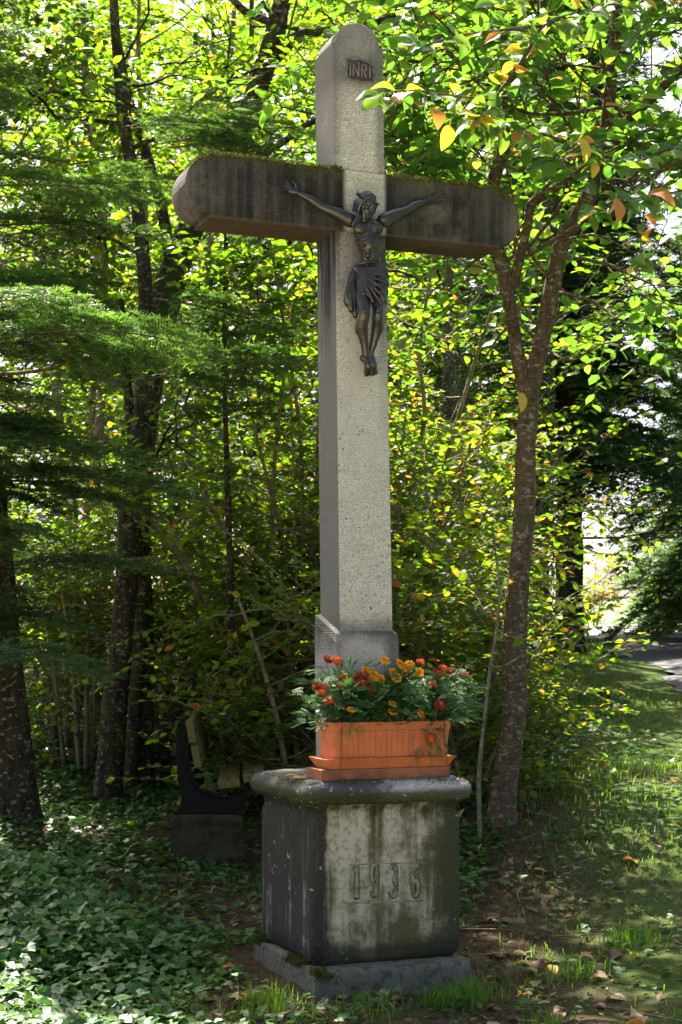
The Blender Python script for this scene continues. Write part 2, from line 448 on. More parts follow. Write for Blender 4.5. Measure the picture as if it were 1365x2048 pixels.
def st_plinth(q, a, y, z, o, s):
    nz = q.noise(o, 6, 5, .65)
    edge = q.step(q.math('ADD', z, q.math('MULTIPLY', nz, .04)), .225, .248, .97, .45)
    return [(q.math('MULTIPLY', edge, .93), (.095, .090, .062)), (q.step(q.noise(o, 24, 5, .7), .48, .62, 0, .7), (.045, .046, .026)), (q.step(nz, .55, .7, 0, .5), (.04, .045, .02)), (q.step(s, .6, .7, 0, .35), (.2, .2, .18))]
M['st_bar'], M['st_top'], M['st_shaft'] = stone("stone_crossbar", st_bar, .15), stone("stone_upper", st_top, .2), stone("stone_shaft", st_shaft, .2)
def st_num(q, a, y, z, o, s): return [(.75, (.25, .215, .13)), (q.step(q.noise(o, 30, 4), .45, .6, 0, .7), (.10, .095, .03))]
M['st_num'] = stone('stone_numeral', st_num, .05)
M['numeral_outline'] = plain('dark_outline', (.085, .075, .034), .95, 0, 60, .5)  # dark outline stroke round each numeral
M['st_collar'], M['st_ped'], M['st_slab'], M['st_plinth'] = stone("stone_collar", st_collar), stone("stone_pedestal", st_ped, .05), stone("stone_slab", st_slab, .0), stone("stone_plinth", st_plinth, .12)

q = NT("bronze"); o = q.obj(); n = q.noise(o, 18, 5, .6)
c = q.mix(q.step(n, .35, .65), (.036, .034, .033), (.066, .056, .047)); c = q.mix(q.step(q.noise(q.map(o, (1, 1, .3)), 9, 3), .5, .7, 0, .6), c, (.062, .074, .086))
M['bronze'] = q.set(col=c, rough=q.step(n, .3, .7, .28, .42), metal=.7, spec=.5, nrm=q.bump(q.noise(o, 160, 3), .12, .003))
M['plaque'] = plain("plaque_bronze", (.062, .052, .045), .6, .45, 40, .3)
M['plaque_worn'] = plain('plaque_worn_bronze', (.16, .135, .115), .55, .3, 60, .3)
q = NT("terracotta"); o = q.obj(); n = q.noise(o, 8, 5, .6); n2 = q.noise(o, 70, 4, .6)
c = q.mix(q.step(n, .3, .7), (.42, .108, .027), (.52, .150, .040)); c = q.mix(q.step(n2, .62, .72, 0, .35), c, (.6, .42, .32)); c = q.mix(q.step(q.noise(q.map(o, (1, 1, .25)), 14, 5, .65), .5, .68, 0, .55), c, (.26, .085, .035)); c = q.mix(q.step(q.noise(q.map(o, (1, 1, .5), (4, 2, 1)), 20, 5, .7), .58, .70, 0, .28), c, (.55, .34, .22))
M['terracotta'] = q.set(col=c, rough=.75, nrm=q.bump(n2, .15, .003))
M['board'] = plain("red_brown_board", (.20, .075, .035), .7, 0, 12, .35)
M['wire'] = plain("rusty_wire", (.05, .035, .03), .6, .5)
M['soil'] = plain("potting_soil", (.03, .022, .016), .95, 0, 60, .5, 1, .02)
M['iron'] = plain("cast_iron", (.0075, .007, .006), .75, .0, 50, .4, .25, .004, .12)
q = NT("bench_slat"); o = q.obj(); n = q.noise(q.map(o, (14, 1, 14)), 6, 5, .6)
c = q.mix(q.step(n, .3, .7), (.075, .06, .018), (.15, .12, .036)); c = q.mix(q.step(q.noise(o, 4, 4), .45, .65, 0, .7), c, (.085, .09, .02))
M['slat'] = q.set(col=c, rough=.75, spec=.15, nrm=q.bump(n, .25, .004))
q = NT("footing_concrete"); o = q.obj(); n = q.noise(o, 7, 5, .6)
c = q.mix(q.step(n, .3, .7), (.022, .017, .010), (.065, .052, .030)); c = q.mix(q.step(q.noise(o, 18, 4), .5, .6, 0, .7), c, (.045, .05, .02))
M['footing'] = q.set(col=c, rough=.95, spec=.05, nrm=q.bump(q.noise(o, 70, 4), .6, .01))
q = NT("asphalt"); o = q.obj(); n = q.noise(o, 1.3, 5, .6)
c = q.mix(q.step(n, .3, .7), (.028, .027, .030), (.048, .045, .048)); c = q.mix(q.step(q.noise(o, 60, 3), .6, .7, 0, .4), c, (.09, .085, .085))
M['asphalt'] = q.set(col=c, rough=.8, nrm=q.bump(q.noise(o, 90, 3), .4, .01))
M['gravel'] = plain('pale_bounce_gravel', (.48, .42, .31), .95, 0, 40, .25, .8, .02)  # kept pale so the added ground throws warm light back
q = NT("forest_ground"); o = q.obj(); gx, gy, gz = q.xyz(o)
n = q.noise(o, 2.2, 6, .65); n2 = q.noise(o, 34, 5, .7)
c = q.mix(q.step(n2, .3, .7), (.030, .020, .011), (.085, .056, .033)); c = q.mix(q.step(n, .45, .62, 0, .75), c, (.04, .05, .014))
bank = q.step(q.math('SUBTRACT', gx, q.math('MULTIPLY', gy, .085)), .3, .9)
c = q.mix(q.math('MULTIPLY', bank, q.step(n, .3, .6, .35, .85)), c, (.050, .095, .016))
M['ground'] = q.set(col=c, rough=.95, spec=.1, nrm=q.bump(q.math('ADD', n2, q.math('MULTIPLY', q.noise(o, 110, 3), .5)), .8, .03))
q = NT("field_grass"); o = q.obj(); n = q.noise(o, .05, 4); c = q.mix(q.step(n, .4, .6), (.07, .10, .03), (.11, .13, .045))
M['field'] = q.set(col=c, rough=.95)

# ------------------------------------------------------------------ terrain
ctrl = [(0.1, 6.0, .10), (-.3, 5.0, .08), (1.25, 5.7, .12), (.7, 4.5, .06), (-1.2, 5.4, .12), (-1.65, 7.4, .33), (-.75, 8.7, .265), (-1.63, 10.5, .45), (-1.9, 9.1, .47),
        (-3.5, 7, .45), (-5, 12, .9), (.1, 8, .22), (.92, 8.8, .52), (1.75, 8, .34), (2.53, 11.5, .74), (3.3, 15, 1.07), (2.18, 17, 1.33), (3.9, 21, 1.33), (4.45, 25, 1.47),
        (5.5, 33, 1.73), (6.85, 45, 2.1), (-.35, 11.5, .70), (1.3, 12, .85), (.3, 16, 1.1), (-3, 17, 1.2), (-8, 25, 2.0), (0, 30, 2.0), (0, 45, 2.6), (-15, 45, 3.2),
        (0, 0, -.05), (3, 0, .1), (-4, 0, .1), (0, -15, -.3), (8, -10, .2), (-12, -5, .3), (6, 6, .75), (9, 15, 1.1), (12, 30, 1.9), (14, 45, 2.3), (25, 20, 1.5), (25, 0, .8), (-18, 18, 1.6), (5.6, 12, .95)]
ctrl = np.array(ctrl)
def _phi(r2): return np.where(r2 > 1e-9, r2 * np.log(np.maximum(r2, 1e-9)), 0.0)
def _fit():
    n = len(ctrl); xy = ctrl[:, :2]
    K = _phi(((xy[:, None] - xy[None]) ** 2).sum(-1)) + np.eye(n) * .15
    Pm = np.hstack([np.ones((n, 1)), xy]); A = np.zeros((n + 3, n + 3)); A[:n, :n] = K; A[:n, n:] = Pm; A[n:, :n] = Pm.T
    return np.linalg.solve(A, np.concatenate([ctrl[:, 2], np.zeros(3)]))
_w = _fit()
ROADL = np.array([(2.6, 4), (2.75, 8), (2.95, 11), (3.3, 15), (3.9, 21), (4.45, 25), (5.5, 33), (6.85, 45), (11.0, 60), (17.5, 80)])
RW = 2.9
def road_left(y): return np.interp(y, ROADL[:, 1], ROADL[:, 0])
def gz(x, y, rough=True):
    x, y = np.broadcast_arrays(np.asarray(x, float), np.asarray(y, float)); sh = x.shape
    xf, yf = x.ravel(), y.ravel()
    yc = np.clip(yf, -25, 46); xc = np.clip(xf, -20, 28)
    r2 = (xc[:, None] - ctrl[None, :, 0]) ** 2 + (yc[:, None] - ctrl[None, :, 1]) ** 2
    z = _phi(r2) @ _w[:-3] + _w[-3] + _w[-2] * xc + _w[-1] * yc
    z = z - np.maximum(0, yf - 46) * .055
    if rough:
        rl = road_left(yf); on = np.clip(np.minimum(xf - (rl - .35), rl + RW + .35 - xf) / .35, 0, 1)
        bumps = .025 * np.sin(3.1 * xf + 1.3 * yf) * np.sin(2.3 * yf - xf) + .014 * np.sin(9 * xf + 2) * np.sin(8.1 * yf + xf * 3)
        z = z + bumps * (1 - on)
    return z.reshape(sh)
def gz1(x, y): return float(gz(np.array([x]), np.array([y]))[0])

def axis(a, b, fine0, fine1, fs, cs):
    l = list(np.arange(a, fine0, cs)) + list(np.arange(fine0, fine1, fs)) + list(np.arange(fine1, b + cs, cs)); return np.array(sorted(set(np.round(l, 4))))
gxs, gys = axis(-60, 70, -6, 9, .12, 2.0), axis(-40, 95, 3, 22, .12, 1.2)
GX, GY = np.meshgrid(gxs, gys)
GZ = np.concatenate([gz(r[0], r[1]) for r in zip(np.array_split(GX, 40), np.array_split(GY, 40))])
rl = road_left(GY); GZ = GZ - .07 * ((GX > rl + .12) & (GX < rl + RW - .12) & (GY > 3))
nx, ny = len(gxs), len(gys)
idx = np.arange(nx * ny).reshape(ny, nx)
quads = np.stack([idx[:-1, :-1], idx[:-1, 1:], idx[1:, 1:], idx[1:, :-1]], -1).reshape(-1, 4)
g = link("ground", np_mesh("ground", np.stack([GX, GY, GZ], -1).reshape(-1, 3), quads, smooth=True), M['ground'])
tag(g, "brown forest ground rising towards the road", None, kind="structure")
ys = np.linspace(4, 80, 420); us = np.linspace(0, 1, 7)
rv = np.array([[road_left(y) + u * RW + (.07 * math.sin(y * 3.1) + .05 * math.sin(y * 7.7 + 1) + .04 * math.sin(y * 13.1)) * (u == 0), y, gz1(road_left(y) + u * RW, y) + .06 + .04 * (1 - (2 * u - 1) ** 2) - (.05 if u in (0., 1.) else 0)] for y in ys for u in us])
ri = np.arange(len(ys) * 7).reshape(-1, 7)
r = link("road", np_mesh("road", rv, np.stack([ri[:-1, :-1], ri[:-1, 1:], ri[1:, 1:], ri[1:, :-1]], -1).reshape(-1, 4), smooth=True), M['asphalt'])
tag(r, "narrow grey asphalt lane running up through the trees", None, kind="structure")
lx = np.linspace(-16, 2.2, 40); ly = np.linspace(-16, 3.4, 44)
LX, LY = np.meshgrid(lx, ly); LZ = gz(LX, LY, False) + .03
li_ = np.arange(LX.size).reshape(LX.shape)
lo_ = link("bounce_gravel", np_mesh("bounce_gravel", np.stack([LX, LY, LZ], -1).reshape(-1, 3), np.stack([li_[:-1, :-1], li_[:-1, 1:], li_[1:, 1:], li_[1:, :-1]], -1).reshape(-1, 4), smooth=True), M['gravel'])  # unseen ground added to bounce warm light onto the cross front
tag(lo_, "unseen pale gravel added behind the camera to bounce light onto the cross", None, kind="structure")
# far meadow hill behind the crest, reaching the horizon
hx = np.linspace(-900, 900, 61); hy = np.concatenate([np.linspace(95, 500, 40), np.linspace(540, 2200, 20)])
HX, HY = np.meshgrid(hx, hy)
HH = -1.2 + 15.0 * np.clip((HY - 95) / 330, 0, 1) ** 1.3 + 2.0 * np.sin(HX / 70.0) * np.clip((HY - 120) / 200, 0, 1) - np.clip(HY - 520, 0, 2000) * .01
hi = np.arange(HX.size).reshape(HX.shape)
h = link("meadow_hill", np_mesh("meadow_hill", np.stack([HX, HY, HH], -1).reshape(-1, 3), np.stack([hi[:-1, :-1], hi[:-1, 1:], hi[1:, 1:], hi[1:, :-1]], -1).reshape(-1, 4), smooth=True), M['field'])
tag(h, "sunlit pale meadow hill far beyond the road", None, kind="structure")

# ------------------------------------------------------------------ the stone cross
TH = math.radians(21.5); tc, ts = math.cos(TH), math.sin(TH)
XC, YC, Z0 = .073, 6.62, .05
cross = thing("stone_cross", "tall weathered granite wayside cross on a square pedestal dated 1936", "cross", (XC, YC, Z0), TH)
LEAN = .0145
def L(a, y, z): return (a - LEAN * max(0, z - 1.0), y, z - Z0)
def LP(px, py, y):
    """photo pixel -> point in the cross' own frame, at the given distance y from its centre plane (front is negative)"""
    u = (px - CX) / F
    a = (u * (YC + y * tc) - XC + y * ts) / (tc - u * ts)
    D = YC + a * ts + y * tc
    return np.array([a, y, CZ + (HZ - py) / F * D - Z0])
def rrect(ax, ay, r, n=10, k=5, cy=0.0, cx=0.0):
    pts = []
    for (sx, sy, a0) in ((1, -1, -90), (1, 1, 0), (-1, 1, 90), (-1, -1, 180)):
        ox, oy = cx + sx * (ax - r), cy + sy * (ay - r)
        for i in range(k):
            t = math.radians(a0 + 90 * i / (k - 1)); pts.append((ox + r * math.cos(t), oy + r * math.sin(t)))
    out = []
    for i, p in enumerate(pts):
        q_ = pts[(i + 1) % len(pts)]; out.append(p); dl = math.hypot(q_[0] - p[0], q_[1] - p[1])
        if dl > .05:
            for j in range(1, n): out.append((p[0] + (q_[0] - p[0]) * j / n, p[1] + (q_[1] - p[1]) * j / n))
    return out
def wob(p, amp, sc=14):
    v = mnoise.noise_vector(Vector(p) * sc); return (p[0] + v[0] * amp, p[1] + v[1] * amp, p[2] + v[2] * amp)
def lofted(name, secs, mat, amp=.002, lean=True, **kw):
    mb = MB()
    mb.loft([[wob(L(x, y, z) if lean else (x, y, z - Z0), amp) for x, y in rrect(ax, ay, r_, **k_)] for z, ax, ay, r_, k_ in secs])
    return mb.build(name, mat, cross, smooth=True)
def S(z, ax, ay=None, r_=.02, **k): return (z, ax, ay if ay else ax, r_, k)
pk = dict(cx=-.008, cy=-.03)
pl = lofted("plinth", [S(-.1, .346, .395, .02, **pk), S(.05, .346, .395, .02, **pk), S(.13, .345, .394, .02, **pk), S(.2, .343, .392, .02, **pk), S(.216, .339, .388, .02, **pk), S(.226, .34, .38, .02, **pk), S(.23, .2, .2, .02, **pk)], M['st_plinth'], .004)
ped = lofted("pedestal_block", [S(.224, .29, None, .03), S(.232, .31, None, .03), S(.25, .325, None, .03)] + [S(z, .33, None, .028) for z in np.linspace(.27, .80, 14)] +
             [S(.82, .326, None, .028), S(.835, .320, None, .03), S(.85, .323, None, .03), S(.865, .334, None, .04), S(.878, .352, None, .05)], M['st_ped'], .003)
slab = lofted("cap_slab", [S(.876, .345, None, .05), S(.880, .362, None, .06), S(.892, .374, None, .065), S(.912, .380, None, .07), S(.935, .378, None, .07), S(.952, .368, None, .07), S(.964, .350, None, .07), S(.972, .325, None, .06), S(.976, .28, None, .05), S(.98, .2, None, .05)], M['st_slab'], .005)
SH = dict(cx=-.005)
# collar: its shoulder runs up towards the back
mb = MB(); rings = []
for f_, ax, ay in ((0, .142, .132), (.6, .142, .132), (.93, .142, .132), (.985, .139, .129), (1.0, .124, .114), (1.02, .08, .08)):
    ring = []
    for x, y in rrect(ax, ay, .006, n=6, k=3):
        zt = 1.572 + .09 * (y + .132) / .264
        ring.append(wob(L(x, y, .97 + (zt - .97) * f_), .0015))
    rings.append(ring)
mb.loft(rings); mb.build("collar", M['st_collar'], cross, smooth=False)
mb = MB()
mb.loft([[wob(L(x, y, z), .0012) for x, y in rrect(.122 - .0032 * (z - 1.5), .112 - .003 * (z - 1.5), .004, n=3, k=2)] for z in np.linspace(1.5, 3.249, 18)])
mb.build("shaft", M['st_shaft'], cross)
zb, zt_, hd = 3.25, 3.512, .110
def endarc(sgn):
    zc, hh = (zb + zt_) / 2, (zt_ - zb) / 2
    pts = [(sgn * .66, zb), (sgn * .662, zc - hh * .86)]
    for i in range(1, 14):
        t = -math.pi / 2 + math.pi * i / 14; pts.append((sgn * (.662 + .095 * math.cos(t)), zc + hh * .9 * math.sin(t)))
    pts += [(sgn * .662, zc + hh * .9), (sgn * .655, zt_)]
    return pts
poly = endarc(1) + [(x, z) for x, z in reversed(endarc(-1))]
mb = MB()
n_ = len(poly)
prof = [(-hd, .992), (-hd + .008, 1.0), (hd - .008, 1.0), (hd, .992)]
mb.loft([[wob(L(x * (k if abs(x) > .5 else 1), y, (zb + zt_) / 2 + (z - (zb + zt_) / 2) * (1 - (1 - k) * 3)), .002) for x, z in poly] for y, k in prof])
mb.build("crossbar", M['st_bar'], cross)
w_ = .1145
poly = [(-w_, 3.5125), (w_, 3.5125), (w_, 4.035), (w_ * .88, 4.04)]
for i in range(1, 18):
    t = math.pi * i / 18; poly.append((w_ * .87 * math.cos(t), 4.042 + .092 * math.sin(t)))
poly += [(-w_ * .88, 4.04), (-w_, 4.035)]
mb = MB(); mb.loft([[L(x * k, y, z if z < 3.6 else z - (1 - k) * .4) for x, z in poly] for y, k in ((-.107, .985), (-.102, 1), (.102, 1), (.107, .985))])
mb.build("upper_shaft", M['st_top'], cross)

# raised numerals and their framed field
def strokes(name, lines, r, depth, mat, parent, yface, sq=.45):
    mb = MB()
    for ln in lines:
        p = smooth_path(ln, max(6, len(ln) * 5)) if len(ln) > 2 else np.array(ln)
        V, Fs = tube_arr([(x, 0, z) for x, z in p], r, 8)
        V[:, 1] *= sq
        V[:, 1] += yface
        mb.add(V, Fs)
    return mb.build(name, mat, parent, smooth=True)
DIG = {'1': [[(-.45, .62), (-.1, 1.0)], [(-.06, 1.0), (.0, .5), (.0, -1.0)], [(-.5, -1.0), (.45, -1.0)]],
       '9': [[(.42, .5), (.25, .95), (-.2, .95), (-.45, .5), (-.25, .05), (.2, .05), (.42, .5)], [(.44, .5), (.44, -.3), (.2, -.9), (-.25, -.95), (-.45, -.6)]],
       '3': [[(-.45, .7), (-.2, .98), (.25, .92), (.42, .5), (.15, .08), (-.1, .03)], [(-.1, .03), (.25, -.02), (.46, -.45), (.2, -.95), (-.25, -.95), (-.48, -.62)]],
       '6': [[(.48, .98), (.1, .92), (-.3, .6), (-.46, 0), (-.42, -.5), (-.1, -.97), (.3, -.85), (.46, -.45), (.25, -.02), (-.15, -.05), (-.42, -.4)]]}
for ch, px in zip("1936", (714, 749, 787, 831)):
    c0 = LP(px, 1762, -.331)
    w, hgt = .028, .064
    num = strokes("numeral", [[(c0[0] + x * w, c0[2] + z * hgt) for x, z in ln] for ln in DIG[ch]], .0078, 0, M['st_num'], cross, -.331, .9)
    strokes("numeral_outline", [[(c0[0] + x * w + .0015, c0[2] + z * hgt - .0005) for x, z in ln] for ln in DIG[ch]], .0120, 0, M['numeral_outline'], num, -.3295, .22)
for z0, z1, nm in ((1728, 1728, 0), (1805, 1805, 1)):
    p0, p1 = LP(697, z0 + 2, -.331), LP(852, z1 - 3, -.331)
    strokes("field_edge", [[(p0[0], p0[2]), (p1[0], p1[2])]], .003, 0, M['st_num'], cross, -.3300, .6)

# moss cushions on ledges
def moss_part(name, pts, size, parent):
    N = len(pts); dr = unit(np.column_stack([rng.normal(0, .5, N), rng.normal(-.15, .5, N), rng.normal(.8, .5, N)]))
    me = leaf_mesh(name, LEAF_LONG, pts, dr, rng.normal(0, 1, (N, 3)), size * rng.uniform(.6, 1.5, N), rng.uniform(0, 1, N))
    o = link(name, me, M['moss'], parent); o["kind"] = "stuff"; return o
mp = []
def fb(x, s=1.0): return mnoise.noise(Vector((x * s, 3.3, 1.7)))
for a in np.arange(-.74, .75, .0009):
    dens = .55 + .9 * fb(a, 6) + (.5 if a < -.1 and a > -.6 else 0) + (.5 if a > .4 else 0)
    if abs(a - .02) < .10: dens -= .55
    if rng.random() < dens:
        for _ in range(4):
            hang = abs(rng.normal(0, .016)) * (.7 + 2.2 * max(0, fb(a + 5, 9)))
            zt2 = 3.512 if abs(a) < .66 else 3.38 + .12 * math.sqrt(max(0, 1 - ((abs(a) - .66) / .095) ** 2))
            mp.append(L(a, -.111 + rng.uniform(-.003, .004), zt2 - hang + .004) if rng.random() < .6 else L(a, rng.uniform(-.11, .0), zt2 + .003))
moss_part("moss", np.array(mp), .009, cross)
mp = []
for _ in range(6000):
    s_ = rng.uniform(0, 4); e = rng.uniform(-.38, .38)
    if s_ < 1.2: x, y = -.36 + rng.normal(0, .02), e
    elif s_ < 2.4: x, y = e, -.36 + rng.normal(0, .02)
    else: x, y = rng.uniform(-.37, .37), rng.uniform(-.37, -.33)
    z = .905 - abs(rng.normal(0, .02)) if rng.random() < .5 else .955 + rng.uniform(-.01, .02)
    if mnoise.noise(Vector((x * 7, y * 7, z * 20))) > .05: mp.append((x * (1.04 if z < .93 else 1), y * (1.045 if z < .93 else 1), z - Z0))
moss_part("moss", np.array(mp), .007, cross)
mp = [( -.355 + rng.uniform(-.01, .05), rng.uniform(-.43, .36), .232 - Z0 + rng.uniform(-.02, .012)) for _ in range(9000)]
mp += [(rng.uniform(-.36, -.26), -.432 + rng.normal(0, .004), .225 - Z0 - abs(rng.normal(0, .02))) for _ in range(300)]
moss_part("moss", np.array([m for m in mp if mnoise.noise(Vector(m) * 9) > -.05]), .009, cross)

# plaque
pc = LP(720, 141, -.111)
plq = thing("plaque", "small brown bronze plaque with the letters INRI near the top of the cross", "plaque", (0, 0, 0))
plq.parent = None
def to_world(p): return (XC + p[0] * tc - p[1] * ts, YC + p[0] * ts + p[1] * tc, Z0 + p[2])
plq.location = to_world((pc[0], -.107, pc[2])); plq.rotation_euler = (0, 0, TH)
mb = MB(); hw, hh = .060, .043
outl = [(-hw, -hh * .8), (-hw * .85, -hh), (0, -hh * 1.12), (hw * .9, -hh), (hw, -hh * .8), (hw * 1.08, -.01), (hw, .015), (hw, hh * .65), (hw * .5, hh * .95), (0, hh * 1.1), (-hw * .5, hh), (-hw, hh * .95), (-hw * .96, .01), (-hw * 1.05, -.01)]
mb.extrude(outl, 'y', -.010, .0); mb.build("plate", M['plaque'], plq, bevel=.003)
strokes("raised_edge", [outl + [outl[0]]], .0042, 0, M['plaque_worn'], plq, -.010, .8)
LET = {'I': [[(0, -1), (0, 1)]], 'N': [[(-.8, -1), (-.8, 1)], [(-.8, 1), (.8, -1)], [(.8, -1), (.8, 1.35)]], 'R': [[(-.7, -1), (-.7, 1)], [(-.7, 1), (.4, 1), (.7, .55), (.4, .08), (-.7, .02)], [(-.1, 0), (.8, -1)]]}
for ch, xo, w in (('I', -.045, .006), ('N', -.02, .015), ('R', .016, .014), ('I', .043, .006)):
    strokes("letter", [[(xo + x * w, z * .026 - .002) for x, z in ln] for ln in LET[ch]], .0038, 0, M['plaque_worn'], plq, -.012, 1.0)

# ------------------------------------------------------------------ the bronze figure (clay volumes fused by a voxel remesh)
def ball(mb, c, r, R=None, nu=14, nv=10):
    V = []
    for j in range(nv + 1):
        ph = math.pi * j / nv
        for i in range(nu):
            t = 2 * math.pi * i / nu; V.append((r[0] * math.sin(ph) * math.cos(t), r[1] * math.sin(ph) * math.sin(t), r[2] * math.cos(ph)))
    V = np.array(V)
    if R is not None: V = V @ np.array(R.to_matrix()).T
    Fs = [(j * nu + i, j * nu + (i + 1) % nu, (j + 1) * nu + (i + 1) % nu, (j + 1) * nu + i) for j in range(nv) for i in range(nu)]
    mb.add(V + np.asarray(c), Fs)
def chain(mb, pts, rad, n=14, k=10):
    p = smooth_path(pts, n) if len(pts) > 2 else np.array([np.asarray(pts[0]) + (np.asarray(pts[1]) - np.asarray(pts[0])) * t for t in np.linspace(0, 1, n)])
    r = np.interp(np.linspace(0, len(rad) - 1, n), range(len(rad)), rad)
    V, Fs = tube_arr(p, r, k); mb.add(V, Fs)
    ball(mb, p[0], (r[0],) * 3, None, 10, 6); ball(mb, p[-1], (r[-1],) * 3, None, 10, 6)
def fused(name, mb, voxel, mat, parent, iters=3, off=None):
    me = mb.mesh(name); o = bpy.data.objects.new("tmp", me); COL.objects.link(o)
    m = o.modifiers.new("r", 'REMESH'); m.mode = 'VOXEL'; m.voxel_size = voxel; m.use_smooth_shade = True
    s_ = o.modifiers.new("s", 'SMOOTH'); s_.factor = .5; s_.iterations = iters
    dg = bpy.context.evaluated_depsgraph_get()
    nm = bpy.data.meshes.new_from_object(o.evaluated_get(dg)); nm.name = name
    bpy.data.objects.remove(o); bpy.data.meshes.remove(me)
    if off is not None: nm.transform(Matrix.Translation([-c for c in off]))
    nm.materials.clear(); nm.materials.append(mat)
    nm.polygons.foreach_set("use_smooth", np.ones(len(nm.polygons), dtype=bool))
    return link(name, nm, None, parent)
fo = LP(740, 756, -.16); fo[1] = -.11
fig = thing("crucified_figure", "dark bronze crucified figure with outstretched arms fixed to the cross", "statue", to_world(fo), TH)
J = lambda px, py, y: LP(px, py, y)
b = MB()
# torso
ball(b, J(735, 462, -.175), (.063, .043, .062), Quaternion((0, 1, 0), .05))
ball(b, J(740, 487, -.178), (.057, .043, .05))
ball(b, J(743, 512, -.174), (.044, .034, .055))
ball(b, J(739, 545, -.170), (.062, .048, .05))
ball(b, J(722, 456, -.205), (.033, .018, .027)); ball(b, J(753, 456, -.205), (.033, .018, .027))      # chest
for k, (py, w) in enumerate(((474, .052), (482, .050), (490, .046))):                                       # ribs
    for sg in (-1, 1):
        cpt = J(739, py, -.2135); chain(b, [cpt + np.array([sg * .012, .004, .004]), cpt + np.array([sg * w * .62, .006, -.004]), cpt + np.array([sg * w, .028, -.002])], (.0035, .0045, .004), 8, 6)
for py in (500, 510): 
    for sg in (-1, 1): ball(b, J(742 + sg * 5, py, -.200), (.012, .010, .013))
# neck and head
chain(b, [J(735, 444, -.178), J(734, 426, -.190)], (.025, .022), 6)
HR = Quaternion((0, 1, 0), math.radians(22)) @ Quaternion((1, 0, 0), math.radians(22)) @ Quaternion((0, 0, 1), math.radians(28))
hc = J(733, 408, -.205)
ball(b, hc, (.036, .042, .047), HR)
HM = np.array(HR.to_matrix())
def hp(x, y, z): return hc + HM @ np.array([x, y, z])
ball(b, hp(0, -.020, -.022), (.024, .022, .030), HR)
chain(b, [hp(0, -.042, .008), hp(0, -.052, -.012)], (.0045, .0065), 6, 8)
chain(b, [hp(-.024, -.034, .011), hp(0, -.042, .013), hp(.024, -.034, .011)], (.006, .006, .006), 8, 8)
for sg in (-1, 1):
    ball(b, hp(sg * .020, -.034, -.010), (.010, .009, .008), HR); ball(b, hp(sg * .036, 0, -.004), (.005, .008, .012), HR)
    ball(b, hp(sg * .013, -.038, .003), (.005, .004, .003), HR)
ball(b, hp(0, -.040, -.028), (.011, .006, .004), HR)
# arms
def arm(sh, el, wr, sgn):
    chain(b, [sh, sh * .5 + el * .5 + np.array([0, 0, .002]), el, el * .55 + wr * .45 + np.array([0, 0, .004]), wr], (.030, .026, .0185, .0195, .0105), 22, 12)
    ball(b, sh * .62 + el * .38 + np.array([0, -.006, .006]), (.03, .016, .018), Quaternion((0, 1, 0), -sgn * .35))
    ball(b, sh, (.032, .028, .028))
l_sh, l_el, l_wr = J(702, 441, -.165), J(643, 413, -.148), J(599, 387, -.134)
r_sh, r_el, r_wr = J(768, 440, -.165), J(813, 421, -.148), J(851, 403, -.134)
arm(l_sh, l_el, l_wr, -1); arm(r_sh, r_el, r_wr, 1)
def hand(wr, tip, sgn):
    d = tip - wr; ln = np.linalg.norm(d); d /= ln; up = np.cross(d, [0, -1, 0]); up /= np.linalg.norm(up)
    if up[2] < 0: up = -up
    pc_ = wr + d * ln * .36
    ax = Quaternion((0, 1, 0), -math.atan2(d[2], d[0]))
    ball(b, pc_, (ln * .30, .008, .018), ax)
    chain(b, [wr, wr + d * ln * .3], (.0105, .011), 6, 8)
    for k, f_ in enumerate((.92, 1.0, .96, .80)):
        o_ = .0145 - .0095 * k; bs = wr + d * ln * .55 + up * o_ * .9
        kn = wr + d * ln * (.55 + .27 * f_) + up * o_ * 1.25 + np.array([0, -.006, 0]); tp = wr + d * ln * (.52 + .46 * f_) + up * o_ * 1.3 + np.array([0, -.015, -.002 * k])
        chain(b, [bs, kn, tp], (.0052, .0047, .0038), 9, 8)
    chain(b, [wr + d * ln * .2 + up * .012, wr + d * ln * .38 + up * .026 + np.array([0, -.006, 0]), wr + d * ln * .6 + up * .03 + np.array([0, -.011, 0])], (.007, .0058, .0042), 9, 8)
hand(l_wr, J(564, 369, -.125), -1); hand(r_wr, J(885, 396, -.125), 1)
# legs
chain(b, [J(724, 548, -.172), J(724, 585, -.205), J(729, 623, -.232), J(724, 652, -.205), J(729, 685, -.185), J(733, 713, -.172)], (.042, .036, .0250, .0262, .0175, .014), 30, 14)
chain(b, [J(756, 548, -.172), J(757, 585, -.198), J(757, 622, -.220), J(755, 655, -.188), J(748, 685, -.165), J(741, 708, -.152)], (.042, .036, .0245, .0252, .017, .0135), 30, 14)
ball(b, J(718, 655, -.192), (.017, .022, .034)); ball(b, J(762, 652, -.180), (.015, .02, .032))
ball(b, J(729, 621, -.250), (.013, .010, .016)); ball(b, J(757, 620, -.238), (.012, .010, .015))
def foot(an, toe, w):
    chain(b, [an, an * .45 + toe * .55 + np.array([0, -.012, 0]), toe], (.0165, .0175, .013), 12, 12)
    d = toe - an; d /= np.linalg.norm(d)
    for k in range(5):
        o_ = (k - 2) * w; s_ = toe - d * .008 + np.array([o_, -.004, 0]); chain(b, [s_, s_ + d * (.020 - .002 * k) + np.array([0, .004, 0])], (.0062 if k else .0085, .0045 if k else .006), 6, 8)
ball(b, J(725, 716, -.168), (.012, .016, .014))
foot(J(733, 716, -.172), J(737, 746, -.165), .0065); foot(J(741, 712, -.145), J(748, 745, -.132), .0065)
fused("body", b, .0032, M['bronze'], fig, 3, fo)
